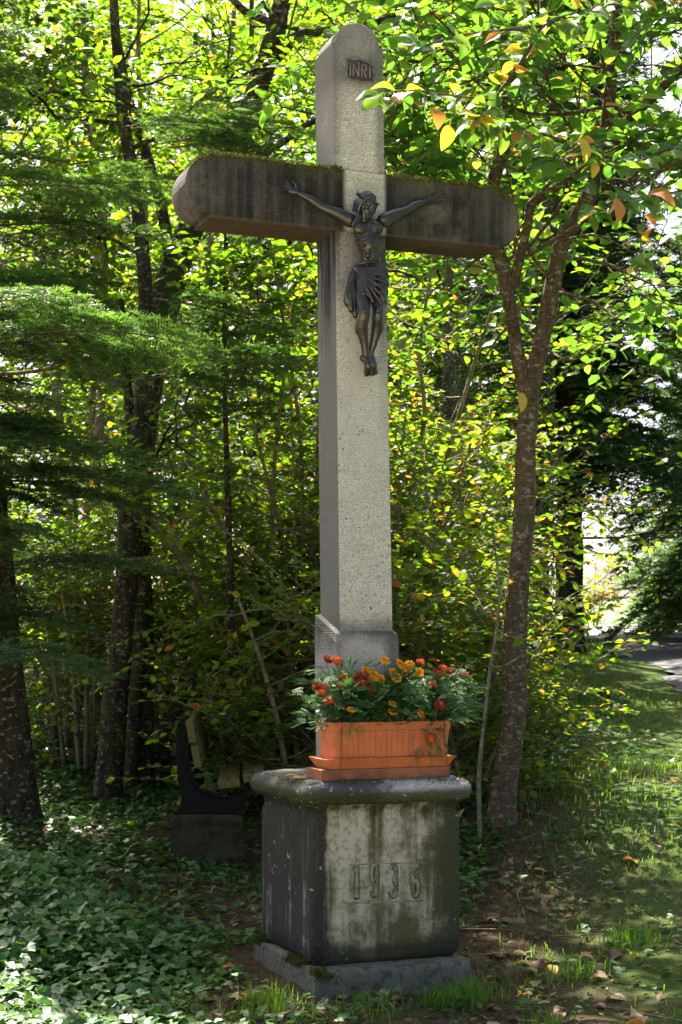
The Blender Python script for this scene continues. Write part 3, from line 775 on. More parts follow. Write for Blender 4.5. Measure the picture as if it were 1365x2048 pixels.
# loin cloth: hip volume, folds fanning from the knot, hanging end
b = MB()
ball(b, J(738, 545, -.172), (.064, .052, .043)); 
chain(b, [J(726, 552, -.182), J(727, 590, -.208)], (.048, .042), 8, 14); chain(b, [J(756, 552, -.182), J(759, 602, -.208)], (.048, .037), 8, 14)
ball(b, J(741, 575, -.200), (.040, .036, .05))
kn = J(712, 537, -.212)
for i, (px, py, y, r0, r1) in enumerate(((774, 529, -.185, .008, .009), (775, 540, -.200, .008, .009), (776, 553, -.215, .008, .010), (776, 568, -.228, .008, .010), (774, 584, -.236, .007, .010),
                                          (771, 600, -.240, .007, .009), (762, 607, -.248, .007, .008), (746, 603, -.255, .006, .007))):
    e = J(px, py, y); m = kn * .5 + e * .5 + np.array([0, -.020, -.010]); chain(b, [kn, m, e], (r0, r1 * .8, r1), 14, 8)
ball(b, kn, (.018, .016, .016))
chain(b, [J(716, 527, -.205), J(742, 524, -.222), J(770, 527, -.190)], (.008, .008, .008), 12, 8)
fused("loincloth", b, .0030, M['bronze'], fig, 4, fo)
b = MB()
for dx, r_, ye in ((0, .010, -.19), (7, .011, -.20), (14, .010, -.195)):
    chain(b, [J(712, 533, -.21), J(700 + dx * .4, 556, -.212), J(693 + dx, 590, -.20), J(694 + dx * 1.2, 606 + dx * 1.6, ye), J(700 + dx * .7, 614 + dx * 1.4, ye + .01)], (.009, r_, r_ * 1.2, r_ * 1.15, r_ * .7), 22, 10)
fused("cloth_end", b, .0032, M['bronze'], fig, 3, fo)
# hair, beard, crown
b = MB()
ball(b, hp(0, .006, .010), (.040, .042, .044), HR)
for sg in (-1, 1):
    for k in range(4):
        chain(b, [hp(sg * .030, -.022 + .012 * k, .018), hp(sg * .041, -.016 + .012 * k, -.012), hp(sg * .037, -.016 + .010 * k, -.045)], (.007, .008, .0055), 10, 7)
for k, dx in enumerate((-.004, .004, .010)):
    chain(b, [hp(-.034, -.012, -.035), hp(-.036 + dx, -.03, -.062), hp(-.040 + dx * 1.6, -.032, -.092), hp(-.034 + dx, -.036, -.112)], (.008, .0065, .005, .003), 12, 7)
ball(b, hp(0, -.034, -.044), (.018, .014, .016), HR); ball(b, hp(0, -.036, -.060), (.011, .010, .014), HR)
for sg in (-1, 1): chain(b, [hp(sg * .024, -.028, -.026), hp(sg * .014, -.036, -.046), hp(sg * .005, -.038, -.068)], (.007, .008, .005), 8, 7)
fused("hair", b, .0030, M['bronze'], fig, 1, fo)
b = MB()
for ph, rr in ((0, .0036), (2.1, .0036), (4.2, .003)):
    ring = [hp(.0425 * math.cos(t) + .004 * math.cos(5 * t + ph) * math.cos(t), .005 + .047 * math.sin(t) + .004 * math.cos(5 * t + ph) * math.sin(t), .020 + .005 * math.sin(5 * t + ph)) for t in np.linspace(0, 2 * math.pi, 60)]
    V, Fs = tube_arr(np.array(ring) - fo, rr, 6); b.add(V, Fs)
for k in range(16):
    t = k / 16 * 2 * math.pi + .2; p = hp(.044 * math.cos(t), .005 + .048 * math.sin(t), .022); e = hp(.058 * math.cos(t), .005 + .060 * math.sin(t), .022 + .012 * math.sin(k * 2.4))
    V, Fs = tube_arr(np.array([p, e]) - fo, (.0026, .0006), 5); b.add(V, Fs)
b.build("thorn_crown", M['bronze'], fig, smooth=True)

# ------------------------------------------------------------------ planter, tray, board, marigolds
def local_thing(name, label, cat, a, y, z):
    return thing(name, label, cat, to_world((a, y, z - Z0)), TH)
# board
bd = MB(); bd.box(-.285, .285, -.09, .09, 0, .044)
o = bd.build("board", M['board'], None, bevel=.003)
o.location = to_world((-.004, -.232, .9735 - Z0)); o.rotation_euler = (0, 0, TH)
tag(o, "flat red-brown wooden board between the stone slab and the clay tray", "board")
def rect_ring(ax, ay, z, r_=.012, y0=0): return [(x, y + y0, z) for x, y in rrect(ax, ay, r_, n=2, k=4)]
tr = MB()
outer = [rect_ring(.265, .082, 0), rect_ring(.268, .086, .006), rect_ring(.286, .104, .034), rect_ring(.290, .108, .040), rect_ring(.286, .104, .043), rect_ring(.278, .096, .041), rect_ring(.262, .080, .012)]
tr.loft(outer)
tray = tr.build("plant_tray", M['terracotta'], None)
tray.location = to_world((.014, -.232, 1.0185 - Z0)); tray.rotation_euler = (0, 0, TH)
tag(tray, "shallow flared terracotta tray under the flower box", "tray")
ft = thing("flower_box", "long terracotta flower box with grooved front on the pedestal", "flower box", to_world((.020, -.232, 1.0315 - Z0)), TH)
fbm = MB()
H = .176
def boxring(z, ax, ay, grooves):
    """outline with narrow vertical grooves on the front"""
    pts = [(x, y) for x, y in [(ax, ay), (-ax, ay)]]
    pts = []
    r_ = .012
    for (sx, sy, a0) in ((1, 1, 0), (-1, 1, 90), (-1, -1, 180)):
        for i in range(4):
            t = math.radians(a0 + 30 * i); pts.append((sx * (ax - r_) + r_ * math.cos(t), sy * (ay - r_) + r_ * math.sin(t)))
    ng = 20
    for g_ in range(1, ng):
        gx_ = -ax + r_ + (2 * ax - 2 * r_) * g_ / ng
        dpt = .0022 if grooves else 0.0
        pts += [(gx_ - .0017, -ay), (gx_ - .0006, -ay + dpt), (gx_ + .0006, -ay + dpt), (gx_ + .0017, -ay)]
    for i in range(4):
        t = math.radians(270 + 30 * i); pts.append(((ax - r_) + r_ * math.cos(t), -(ay - r_) + r_ * math.sin(t)))
    return [(x, y, z) for x, y in pts]
fbm.loft([boxring(0, .245, .078, False), boxring(.010, .249, .081, False), boxring(.016, .250, .0815, True), boxring(.135, .262, .088, True), boxring(.140, .2625, .0885, False)])
fbm.build("box_body", M['terracotta'], ft)
rim = MB(); rim.loft([rect_ring(.2620, .0885, .1402), rect_ring(.266, .0925, .1425), rect_ring(.2675, .094, .172), rect_ring(.265, .0915, .176), rect_ring(.256, .0825, .176), rect_ring(.254, .0805, .15), rect_ring(.24, .07, .1445)])
rim.build("rim", M['terracotta'], ft)
so = MB(); so.loft([rect_ring(.253, .079, .1455), rect_ring(.252, .078, .162), rect_ring(.2, .05, .168)]); so.build("soil", M['soil'], ft)
for xw in (-.222, .232):
    wv = []
    for i, z in enumerate(np.linspace(-.012, .178, 60)):
        wv.append((xw - .012 * (1 - i / 59) * (1 if xw < 0 else -.4) , -.0965 - .016 * max(0, 1 - abs(z - .018) / .04), z))
    w1 = [(x + .0011 * math.cos(i * 1.3), y + .0011 * math.sin(i * 1.3), z) for i, (x, y, z) in enumerate(wv)]
    m_ = MB(); m_.tube(w1, .0013, 5); m_.build("wire", M['wire'], ft)

# marigolds
def flower_mesh(kind, seed):
    r = np.random.default_rng(seed); V, Fs, T = [], [], []
    rings = {'orange': [(7, .026, .15, 1.15), (6, .018, .5, 1.1), (5, .010, .9, 1.0)], 'red': [(9, .027, .05, 1.0), (9, .023, .35, .95), (8, .016, .7, .9), (6, .009, 1.0, .9)]}[kind]
    for (n, R, lift, wf) in rings:
        off = r.uniform(0, 6)
        for k in range(n):
            t = off + 2 * math.pi * k / n + r.normal(0, .1); el = lift + r.normal(0, .12); Rk = R * r.uniform(.88, 1.1)
            d = np.array([math.cos(t) * math.cos(el), math.sin(t) * math.cos(el), math.sin(el)]); sd = np.array([-math.sin(t), math.cos(t), 0]); up = np.cross(d, sd)
            b0 = len(V)
            for i, (s, w) in enumerate(((.1, .12), (.5, .34), (.85, .46), (1.0, .34))):
                for j, e in enumerate((-1, -.4, .4, 1)):
                    ruff = (.12 * math.sin(3 * e + k + 2 * s) + .1 * abs(e)) * s - (.25 * s * s if lift < .6 else 0) + r.normal(0, .03) * s
                    V.append(Rk * (s * d + e * w * wf * sd + ruff * up) + np.array([0, 0, .004])); T.append(0.0 if kind == 'orange' and False else min(1, s * R / .027 * (.8 if abs(e) < .5 else 1)))
            for i in range(3):
                for j in range(3): a_ = b0 + i * 4 + j; Fs.append((a_, a_ + 1, a_ + 5, a_ + 4))
    # green cup below
    b0 = len(V); 
    for i, (z, rr) in enumerate(((-.016, .003), (-.012, .0055), (-.002, .0065), (.004, .005))):
        for j in range(8): t = j / 8 * 2 * math.pi; V.append(np.array([rr * math.cos(t), rr * math.sin(t), z])); T.append(.5)
    nf = len(Fs)
    for i in range(3):
        for j in range(8): Fs.append((b0 + i * 8 + j, b0 + i * 8 + (j + 1) % 8, b0 + (i + 1) * 8 + (j + 1) % 8, b0 + (i + 1) * 8 + j))
    me = np_mesh("flower_head", np.array(V), np.array(Fs), np.array(T), smooth=True)
    return me, nf
FM = {}
for kind, mat in (('orange', 'petal_orange'), ('red', 'petal_red'), ('flame', 'petal_flame')):
    for v in range(3):
        me, nf = flower_mesh('orange' if kind == 'orange' else 'red', 40 + v + (0 if kind == 'orange' else 9))
        me.materials.append(M[mat]); me.materials.append(M['stem'])
        mi = np.zeros(len(me.polygons), dtype=np.int32); mi[nf:] = 1; me.polygons.foreach_set("material_index", mi); FM[kind, v] = me
Cpx = lambda x, y: (600 + x / 3.79, 1280 + y / 3.79)
heads = {'L': [(210, 148, 'red'), (283, 157, 'flame'), (135, 355, 'red'), (162, 400, 'flame'), (190, 372, 'flame'), (222, 460, 'flame'), (287, 350, 'flame'), (335, 280, 'flame'), (413, 272, 'red'), (402, 328, 'red'), (470, 333, 'flame'), (487, 270, 'red'), (543, 377, 'flame')],
         'M': [(645, 160, 'orange'), (760, 185, 'orange'), (832, 183, 'orange'), (498, 232, 'orange'), (553, 255, 'orange'), (608, 300, 'orange'), (710, 250, 'orange'), (730, 287, 'orange'), (778, 257, 'orange'), (545, 303, 'orange'), (635, 390, 'orange'), (702, 490, 'orange'), (703, 553, 'orange'), (395, 533, 'orange'), (808, 222, 'orange')],
         'R': [(1045, 252, 'red'), (1085, 222, 'flame'), (1122, 235, 'red'), (1243, 268, 'red'), (1013, 340, 'flame'), (1062, 497, 'red'), (988, 750, 'flame'), (918, 172, 'flame'), (905, 250, 'orange'), (915, 565, 'orange')]}
soilz = 1.0315 + .16 - Z0
PL = {'L': (-.17, "bushy marigold with dark red and flame-coloured heads over the box's left-hand wire"), 'M': (.03, "marigold covered in plain bright orange heads in the flower box"), 'R': (.21, "marigold with dark red heads, one trailing down the front of the box")}
def bezier(a, b_, c, n=8): 
    t = np.linspace(0, 1, n)[:, None]; return (1 - t) ** 2 * a + 2 * t * (1 - t) * b_ + t * t * c
for key, (a0, lab) in PL.items():
    base = np.array([a0 + .02, -.232, soilz])
    pr = thing("marigold_plant", lab, "flower", to_world(base), TH, None)
    wood = Wood(); lp, ldir, ln_, lsz, lt = [], [], [], [], []
    def pinnate(p, d, size):
        """one feathery leaf"""
        d = unit(d); up = unit(np.array([rng.normal(0, .4), rng.normal(-.3, .4), 1.0])); sd = unit(np.cross(d, up)); tone = rng.uniform(0, 1)
        ns = 6
        for i in range(ns + 1):
            s = .25 + .75 * i / ns; q_ = p + d * size * s * .8 - np.array([0, 0, .25 * size * s * s])
            for sg in ((-1, 1) if i < ns else (0,)):
                lp.append(q_); ldir.append(d * .7 + sd * sg * .8 if sg else d); ln_.append(up); lsz.append(size * (.38 - .14 * abs(s - .5))); lt.append(tone * .8 + rng.uniform(0, .2))
    for i, (cx_, cy_, kd) in enumerate(heads[key]):
        px, py = Cpx(cx_, cy_)
        yl = -.335 - (.02 if cy_ > 600 else 0) if cy_ > 440 else -.19 - .10 * (cy_ - 140) / 300 + rng.uniform(-.02, .02)
        pt = LP(px, py, yl)
        me = FM[kd, i % 3]
        fo_ = link("flower_head", me, None, pr); fo_.location = pt - base
        s_ = rng.uniform(.70, .90) * (1.0 if kd != 'orange' else 1.05); fo_.scale = (s_, s_, s_)
        tilt = Vector((rng.normal(0, .35), -1.0 + rng.normal(0, .25), .9 + rng.normal(0, .3)))
        if cy_ > 600: tilt = Vector((0, -1, .1))
        fo_.rotation_euler = tilt.to_track_quat('Z', 'Y').to_euler()
        st0 = base + np.array([rng.normal(0, .02), rng.normal(0, .02), 0]); mid = (st0 + pt) / 2 + np.array([0, 0, .05 if cy_ > 400 else 0.0])
        end = pt - np.array(tilt.normalized()) * .014; bz = bezier(st0, mid, end, 9)
        wood.tube(bz - base, np.linspace(.0028, .0016, 9), 5)
        for s in np.linspace(.3, .95, 9):
            q_ = bz[int(s * 8)]
            for _ in range(2): pinnate(q_, np.array([rng.normal(0, 1), rng.normal(-.3, 1), rng.normal(.25, .5)]), rng.uniform(.045, .075))
    for _ in range(300):
        e = np.array([a0 + .02 + rng.normal(0, .075), -.245 + rng.normal(0, .05), soilz + abs(rng.normal(.085, .06))])
        if key == 'R': e[0] += rng.uniform(0, .09)
        e[0] = min(max(e[0], -.29), .37)
        d = np.array([e[0] - base[0], e[1] - base[1] - .02, .05]) + rng.normal(0, .05, 3); pinnate(e, d, rng.uniform(.05, .085))
        if rng.random() < .35: wood.tube(bezier(base, (base + e) / 2 + np.array([0, 0, .03]), e, 5) - base, .0017, 4)
    if key == 'R':
        for k in range(14): pinnate(LP(860 + rng.uniform(-25, 25), 1440 + rng.uniform(-5, 70), -.345), np.array([rng.normal(0, .5), -.3, -.8]), .06)
    if key == 'L':
        for k in range(6): pinnate(LP(700 + rng.uniform(-15, 15), 1440 + rng.uniform(-5, 15), -.345), np.array([rng.normal(0, .5), -.4, -.7]), .05)
    link("stems", wood.mesh("stems"), M['stem'], pr)
    lo = link("foliage", leaf_mesh("foliage", LEAF_FINE, np.array(lp) - base, np.array(ldir), np.array(ln_), np.array(lsz), np.array(lt)), M['mari_leaf'], pr); lo["kind"] = "stuff"
# two fallen leaves lying on the slab
def hero_leaf(name, seed, curl=.25, width=.62, tooth=.02):
    """fallen or hanging broad leaf, length 1"""
    r = np.random.default_rng(seed); n = 9; V, Fs = [], []
    for i in range(n):
        s = i / (n - 1); w = width * .5 * (math.sin(math.pi * min(1, s * .97 + .02) ** .8) ** .85) * (1 + tooth * (-1) ** i)
        z = -curl * (s - .3) ** 2 + .03 * math.sin(5 * s + seed)
        V += [(s, w, z + .22 * w * (1 + .5 * math.sin(seed + 4 * s))), (s, w * .5, z + .09 * w), (s, 0, z), (s, -w * .5, z + .09 * w), (s, -w, z + .22 * w * (1 + .5 * math.cos(seed + 5 * s)))]
    for i in range(n - 1):
        for j in range(4): a_ = i * 5 + j; Fs.append((a_, a_ + 1, a_ + 6, a_ + 5))
    me = bpy.data.meshes.new(name); b0 = len(V)
    V += [(-.28, .012, -.04), (-.28, -.012, -.04), (.02, .012, 0), (.02, -.012, 0)]; Fs.append((b0, b0 + 1, b0 + 3, b0 + 2))
    me.from_pydata(V, [], Fs); me.polygons.foreach_set("use_smooth", np.ones(len(me.polygons), dtype=bool)); me.update(); return me
def mat_mesh(me, mat): me.materials.append(mat); return me
def dryleaf(name, c1, c2):
    q = NT(name); o = q.obj(); rd = q.rand(); n = q.noise(o, 4, 4, .6)
    c = q.mix(q.step(n, .35, .65), c1, c2); c = q.mix(q.math('MULTIPLY', rd, .6), c, tuple(x * .55 for x in c1))
    q.set(col=c, rough=.6, spec=.25); tr_ = q.n.new("ShaderNodeBsdfTranslucent"); q.l.new(c, tr_.inputs[0]); mx = q.n.new("ShaderNodeMixShader"); mx.inputs[0].default_value = .3
    q.l.new(q.b.outputs[0], mx.inputs[1]); q.l.new(tr_.outputs[0], mx.inputs[2]); q.l.new(mx.outputs[0], q.out.inputs[0]); return q.m
M['dry_yellow'] = dryleaf("fallen_leaf_yellow", (.52, .36, .03), (.58, .42, .06))
M['dry_orange'] = dryleaf("fallen_leaf_orange", (.50, .19, .03), (.55, .30, .05))
M['dry_brown'] = dryleaf("fallen_leaf_brown", (.17, .075, .045), (.24, .12, .07))
M['dry_tan'] = dryleaf("fallen_leaf_tan", (.36, .22, .12), (.46, .33, .20))
for px, py, sz, rz, mt, lab in ((588, 1546, .085, 2.9, 'dry_yellow', "yellow fallen leaf lying on the mossy slab beside the tray"), (612, 1538, .085, .5, 'dry_tan', "pale tan curled leaf against the clay tray on the slab")):
    o = link("fallen_leaf", mat_mesh(hero_leaf("slab_leaf", int(px), .3), M[mt]), None)
    p = LP(px, py, -.12); a_, y_ = (-.315, -.20) if px < 600 else (-.285, -.13)
    o.location = to_world((a_, y_, .983 - Z0)); o.rotation_euler = (.25, -.12, rz); o.scale = (sz,) * 3; tag(o, lab, "leaf")

# ------------------------------------------------------------------ bench
bx0, by0 = (342 - CX) / F * 8.7, 8.7
bz0 = gz1(bx0 + .2, by0 + .1) - .0
bench = thing("park_bench", "weathered wooden bench on black iron frames and concrete footings under the trees", "bench", (bx0, by0, bz0), math.radians(3.5))
BK_ = lambda px, py: ((px - 342) / F * 8.7, (1742 - py) / F * 8.7)
fr = [(352, 1640), (350, 1634), (360, 1622), (362, 1605), (355, 1575), (352, 1520), (352, 1470), (355, 1456), (366, 1455), (373, 1485), (377, 1530), (383, 1563), (396, 1586), (418, 1602), (446, 1607), (474, 1600), (500, 1584), (522, 1568), (532, 1572), (520, 1592), (498, 1610), (480, 1622), (474, 1632), (482, 1636), (482, 1640)]
LB = 1.66
for k, yy in enumerate((0.03, LB - .1)):
    m_ = MB(); m_.loft([[(x, y, z) for x, z in [BK_(*p) for p in rr]] for y, rr in ((yy, fr), (yy + .045, fr))]); m_.build("side_frame", M['iron'], bench, bevel=.006)
    m_ = MB(); s0 = smooth_path([BK_(*p) for p in fr[8:19]], 30); m_.tube([(x, yy - .004, z) for x, z in s0], .008, 6); m_.build("frame_rib", M['iron'], bench, smooth=True)
    m_ = MB(); m_.loft([[wob((x, y, z), .008, 9) for x, y in rrect(ax, .085, .02, cx=.205, cy=yy + .05, n=6)] for z, ax in ((-.12, .215), (.0, .21), (.15, .205), (.24, .203), (.272, .195), (.285, .17))]); m_.build("footing", M['footing'], bench, smooth=True)
    for px in (356, 470):
        x, z = BK_(px, 1640); m_ = MB(); m_.box(x - .025, x + .045, yy - .02, yy + .06, z - .004, z + .018); m_.build("foot_plate", M['iron'], bench, bevel=.005)
for (px, py, tilt, w, t_) in ((372, 1474, 100, .125, .042), (383, 1524, 100, .125, .042), (458, 1586, 8, .125, .042), (508, 1572, 14, .125, .042)):
    x, z = BK_(px, py); a = math.radians(tilt); ux, uz = math.cos(a), math.sin(a); nx_, nz_ = -uz, ux
    if tilt > 50: x += .028
    else: z += .02
    m_ = MB(); crn = [(x + su * ux * w / 2 + sn * nx_ * t_ / 2, z + su * uz * w / 2 + sn * nz_ * t_ / 2) for su, sn in ((-1, -1), (1, -1), (1, 1), (-1, 1))]
    m_.extrude(crn, 'y', -.03, LB); so_ = m_.build("backrest_slat" if tilt > 50 else "seat_slat", M['slat'], bench, bevel=.005)
    for yy in (.05, LB - .08):
        bp = np.array([x, yy, z]) + np.array([nx_ * (1 if tilt < 50 else -1), 0, nz_ * (1 if tilt < 50 else -1)]) * t_ / 2; m_ = MB(); ball(m_, bp, (.009,) * 3, None, 8, 6); m_.build("bolt", M['iron'], so_, smooth=True)

# ------------------------------------------------------------------ foliage machinery
class Crown:
    def __init__(s): s.p, s.d, s.n, s.s, s.t = [], [], [], [], []
    def add(s, p, d, n, sz, t): s.p.append(p); s.d.append(d); s.n.append(n); s.s.append(sz); s.t.append(t)
    def mesh(s, name, tpl, origin):
        return leaf_mesh(name, tpl, np.concatenate(s.p) - origin, np.concatenate(s.d), np.concatenate(s.n), np.concatenate(s.s), np.concatenate(s.t))
def seen(p, m=1.4):
    """rough test: inside the view widened by m metres"""
    x, y, z = p
    return y > 2 and abs(x) < .2203 * y + m and z < CZ + .42 * y + m
def twig(cr, wd, p, d, Lt, sz, tone, r=None, droop=.15, flat=.42, sp=.045, rad=.004):
    n = max(4, int(Lt / sp)); t = np.linspace(.08, 1, n)[:, None]
    side = unit(np.cross(d, [0, 0, 1.0]) + 1e-6)
    cv = rng.normal(0, .12)
    pts = p + d * Lt * t + side * cv * Lt * t ** 2 - np.array([0, 0, droop * Lt]) * t ** 2
    if wd is not None: wd.tube(np.vstack([p, pts[n // 2], pts[-1]]), np.array([rad, rad * .7, rad * .35]), 3)
    sg = np.where(np.arange(n) % 2 == 0, 1.0, -1.0)[:, None]
    ld_ = d * rng.uniform(.3, .9, (n, 1)) + side * sg * rng.uniform(.6, 1.1, (n, 1)) + rng.normal(0, .25, (n, 3)); ld_[:, 2] -= rng.uniform(0, .5, n)
    nr = np.array([0, 0, 1.0]) + rng.normal(0, flat, (n, 3))
    cr.add(pts, ld_, nr, sz * rng.uniform(.65, 1.25, n), np.clip(rng.normal(tone, .16, n) + (rng.random(n) < .05) * .35, 0, 1))
def limb(cr, wd, p, d, Ln, r, lev, sz, tone, up=.15, nsub=6, ntw=6, droop=.15, sp=.045, wander=.18):
    d = unit(np.asarray(d, float)); n = 6; pts = [np.asarray(p, float)]; dd = d.copy()
    for i in range(n):
        dd = unit(dd + rng.normal(0, wander, 3) + np.array([0, 0, up * .3])); pts.append(pts[-1] + dd * Ln / n)
    pts = np.array(pts); wd.tube(pts, np.linspace(r, r * .35, n + 1), 6 if r > .02 else 4)
    cnt = nsub if lev > 0 else ntw
    for k in range(cnt):
        s = rng.uniform(.22, 1.0) if k else 1.0; i = min(n - 1, int(s * n)); q_ = pts[i] + (pts[i + 1] - pts[i]) * (s * n - i)
        dl = unit(pts[i + 1] - pts[i]); sd = unit(np.cross(dl, [0, 0, 1.0]) + 1e-6) * (1 if rng.random() < .5 else -1)
        nd = unit(dl * rng.uniform(.35, .9) + sd * rng.uniform(.3, 1.0) + np.array([0, 0, rng.normal(.05, .3)]))
        if lev > 0: limb(cr, wd, q_, nd, Ln * rng.uniform(.35, .6), r * .5, lev - 1, sz, tone + rng.normal(0, .05), up * .5, max(3, nsub - 2), ntw, droop, sp, wander)
        elif seen(q_): twig(cr, wd, q_, nd, rng.uniform(.28, .6), sz, tone + rng.normal(0, .06), droop=droop, sp=sp)
def trunk_mesh(pts, rad, k=14, n=40, flare=1.35, amp=.06):
    p = smooth_path(pts, n); r = np.interp(np.linspace(0, 1, n), np.linspace(0, 1, len(rad)), rad); r = r * (1 + (flare - 1) * np.exp(-np.linspace(0, 1, n) * 26))
    V, _ = tube_arr_v(p, r, k)
    c = np.repeat(p, k, axis=0); rr = np.repeat(r, k)[:, None]
    dv = np.array([mnoise.noise(Vector(v * np.array([5, 5, 2.2]))) for v in V])[:, None]
    V = c + (V - c) * (1 + amp * 3 * dv)
    i = np.arange(k); j = np.arange(n - 1)[:, None] * k
    qd = np.stack([j + i, j + (i + 1) % k, j + k + (i + 1) % k, j + k + i], -1).reshape(-1, 4)
    return p, r, V, qd
def tree(name, label, cat, trunks, barkm, leafm, limbs, sz, tone, group=None, tpl=LEAF_OVAL, start=.3, llen=(1.2, 2.4), nsub=5, ntw=6, lev=1, up=.25, bias=None, droop=.15, extra=None, sp=.045, thin=1.0, trunk_name="trunk", lcap=.03, flare=1.35):
    org = np.asarray(trunks[0][0][0], float).copy()
    root = thing(name, label, cat, tuple(org), 0, group); cr, wd = Crown(), Wood()
    for ti, (pts, rad) in enumerate(trunks):
        p, r, V, qd = trunk_mesh(pts, rad, n=max(16, min(60, int(np.linalg.norm(np.diff(pts, axis=0), axis=1).sum() * 7))), flare=flare if ti == 0 else 1.0)
        link(trunk_name, np_mesh(trunk_name, V - org, qd, smooth=True), M[barkm], root)
        nl = limbs if isinstance(limbs, int) else limbs[ti]
        for k in range(nl):
            s = start + (1 - start) * (k + rng.random()) / max(1, nl); i = min(len(p) - 1, int(s * (len(p) - 1)))
            az = rng.uniform(0, 2 * math.pi)
            d = np.array([math.cos(az), math.sin(az), rng.uniform(.05, .6)])
            if bias is not None: d = d + np.asarray(bias)
            Ln = rng.uniform(*llen) * (1.1 - .45 * s)
            limb(cr, wd, p[i], d, Ln, max(.006, min(r[i] * .45, lcap)), lev, sz, tone, up, nsub, ntw, droop, sp)
    if extra: extra(cr, wd)
    if wd.V:
        w = wd.mesh("branches"); w.transform(Matrix.Translation([-c for c in org])); link("branches", w, M[barkm], root)["kind"] = "stuff"
    if cr.p:
        c = link("crown", cr.mesh("crown", tpl, org), M[leafm], root); c["kind"] = "stuff"
    return root
def up_from(x, d, h, lean=(0, 0), n=5, z=None, wob_=.12):
    z0 = gz1(x, d) if z is None else z
    return np.array([[x + lean[0] * t + rng.normal(0, wob_) * (t > 0), d + lean[1] * t + rng.normal(0, wob_) * (t > 0), z0 - .08 * (t == 0) + h * t] for t in np.linspace(0, 1, n)])

# --- broad-leaved trees of the wood, each with the stem the photograph shows or hides
def gbase(px, d, dz=-.06):
    x = (px - CX) / F * d; return np.array([x, d, gz1(x, d) + dz])
T4 = np.vstack([gbase(283, 11.0), path([(290, 1300, 11), (283, 1050, 11), (292, 850, 11), (308, 700, 11), (335, 585, 11), (392, 435, 10.9), (468, 295, 10.8), (522, 155, 10.7), (562, 10, 10.6), (600, -180, 10.6), (640, -420, 10.7)])])
tree("leaning_tree", "mossy dark trunk leaning right behind the crossbar's left arm", "tree", [(T4, (.062, .06, .072, .10, .112, .098, .085, .07, .05, .03)), (path([(528, 140, 10.7), (600, 70, 10.5), (700, 60, 10.4), (790, 30, 10.2)]), (.05, .04, .03, .02)), (path([(345, 570, 11), (330, 450, 11.2), (300, 330, 11.2), (260, 200, 11.3), (230, 40, 11.3)]), (.05, .045, .04, .03, .02))],
     'bark_moss', 'leaf', [7, 4, 3], .082, .45, start=.4, llen=(1.3, 2.3))
T1 = np.vstack([gbase(212, 10.5), path([(226, 1450, 10.5), (245, 1250, 10.5), (258, 1080, 10.5), (274, 900, 10.55), (292, 760, 10.6), (290, 560, 10.7), (270, 380, 10.8), (240, 180, 10.9), (225, -50, 11)])])
tree("hornbeam_tree", "straight dark trunk with white lichen patches beside the bench's far side", "tree", [(T1, (.088, .084, .08, .074, .066, .056, .048, .04, .028)), (np.vstack([gbase(262, 10.9), path([(268, 1450, 10.9), (282, 1250, 10.9), (280, 1080, 10.9), (262, 850, 11), (240, 600, 11.1)])]), (.05, .05, .045, .04, .035, .03)), (np.vstack([gbase(255, 11.2), path([(300, 1530, 11.2), (345, 1430, 11.15), (420, 1330, 11.1), (520, 1240, 11.0), (645, 1170, 10.9)])]), (.05, .048, .045, .04, .036, .03))],
     'bark_moss', 'leaf', [4, 2, 1], .078, .45, start=.5, llen=(1.1, 2.0))
for k, (px, d, tops, rr, lab) in enumerate(((196, 13.5, [(200, 1250), (192, 1000), (205, 760), (208, 560), (195, 350), (170, 100), (160, -100)], .055, "slim pale double stem between the fir and the lichen-spotted trunk"),
                                       (330, 14.5, [(345, 1150), (380, 900), (410, 700), (420, 480), (450, 250), (470, 0)], .05, "slim stem leaning right beyond the mossy leaning trunk"),
                                       (110, 14.0, [(105, 1200), (120, 900), (100, 600), (125, 300), (150, 0)], .06, "slim stem half hidden behind the fir boughs"))):
    pp = np.vstack([gbase(px, d), path([(a_, b_, d) for a_, b_ in tops])])
    tree("young_tree", lab, "tree", [(pp, np.linspace(rr, rr * .4, 6)), (pp + np.linspace(0, 1, len(pp))[:, None] * np.array([.35, .3, 0]) + np.array([.12, .1, 0]), np.linspace(rr * .8, rr * .3, 6))], 'bark_hazel', 'leaf', [5, 3], .08, .5, group="slim young trees behind the bench", start=.15, llen=(.9, 1.9))
BGT = [(-4.4, 16, 5.2, .48), (-2.9, 17.5, 5.8, .52), (-1.25, 16, 5.4, .52), (-.1, 17.8, 5.8, .52), (1.15, 16, 5.4, .5), (-5.3, 21, 10.5, .42), (-3.2, 23, 11.5, .46), (-.9, 24, 11.5, .46), (1.6, 21.5, 10.5, .42), (.5, 29, 13, .44), (-5.5, 30, 13.5, .46), (-2.2, 31, 13.5, .46), (3.1, 26, 11, .4)]
BGT += [(-8.2, 38, 14, .42), (-5.6, 40, 16, .44), (-3.0, 38, 15, .42), (-.4, 40, 16, .44), (2.2, 39, 15, .4), (.8, 36, 15, .42), (-4.2, 27, 10, .46), (-1.0, 27, 10, .46), (1.9, 30, 11, .44), (3.7, 30, 14, .55)]
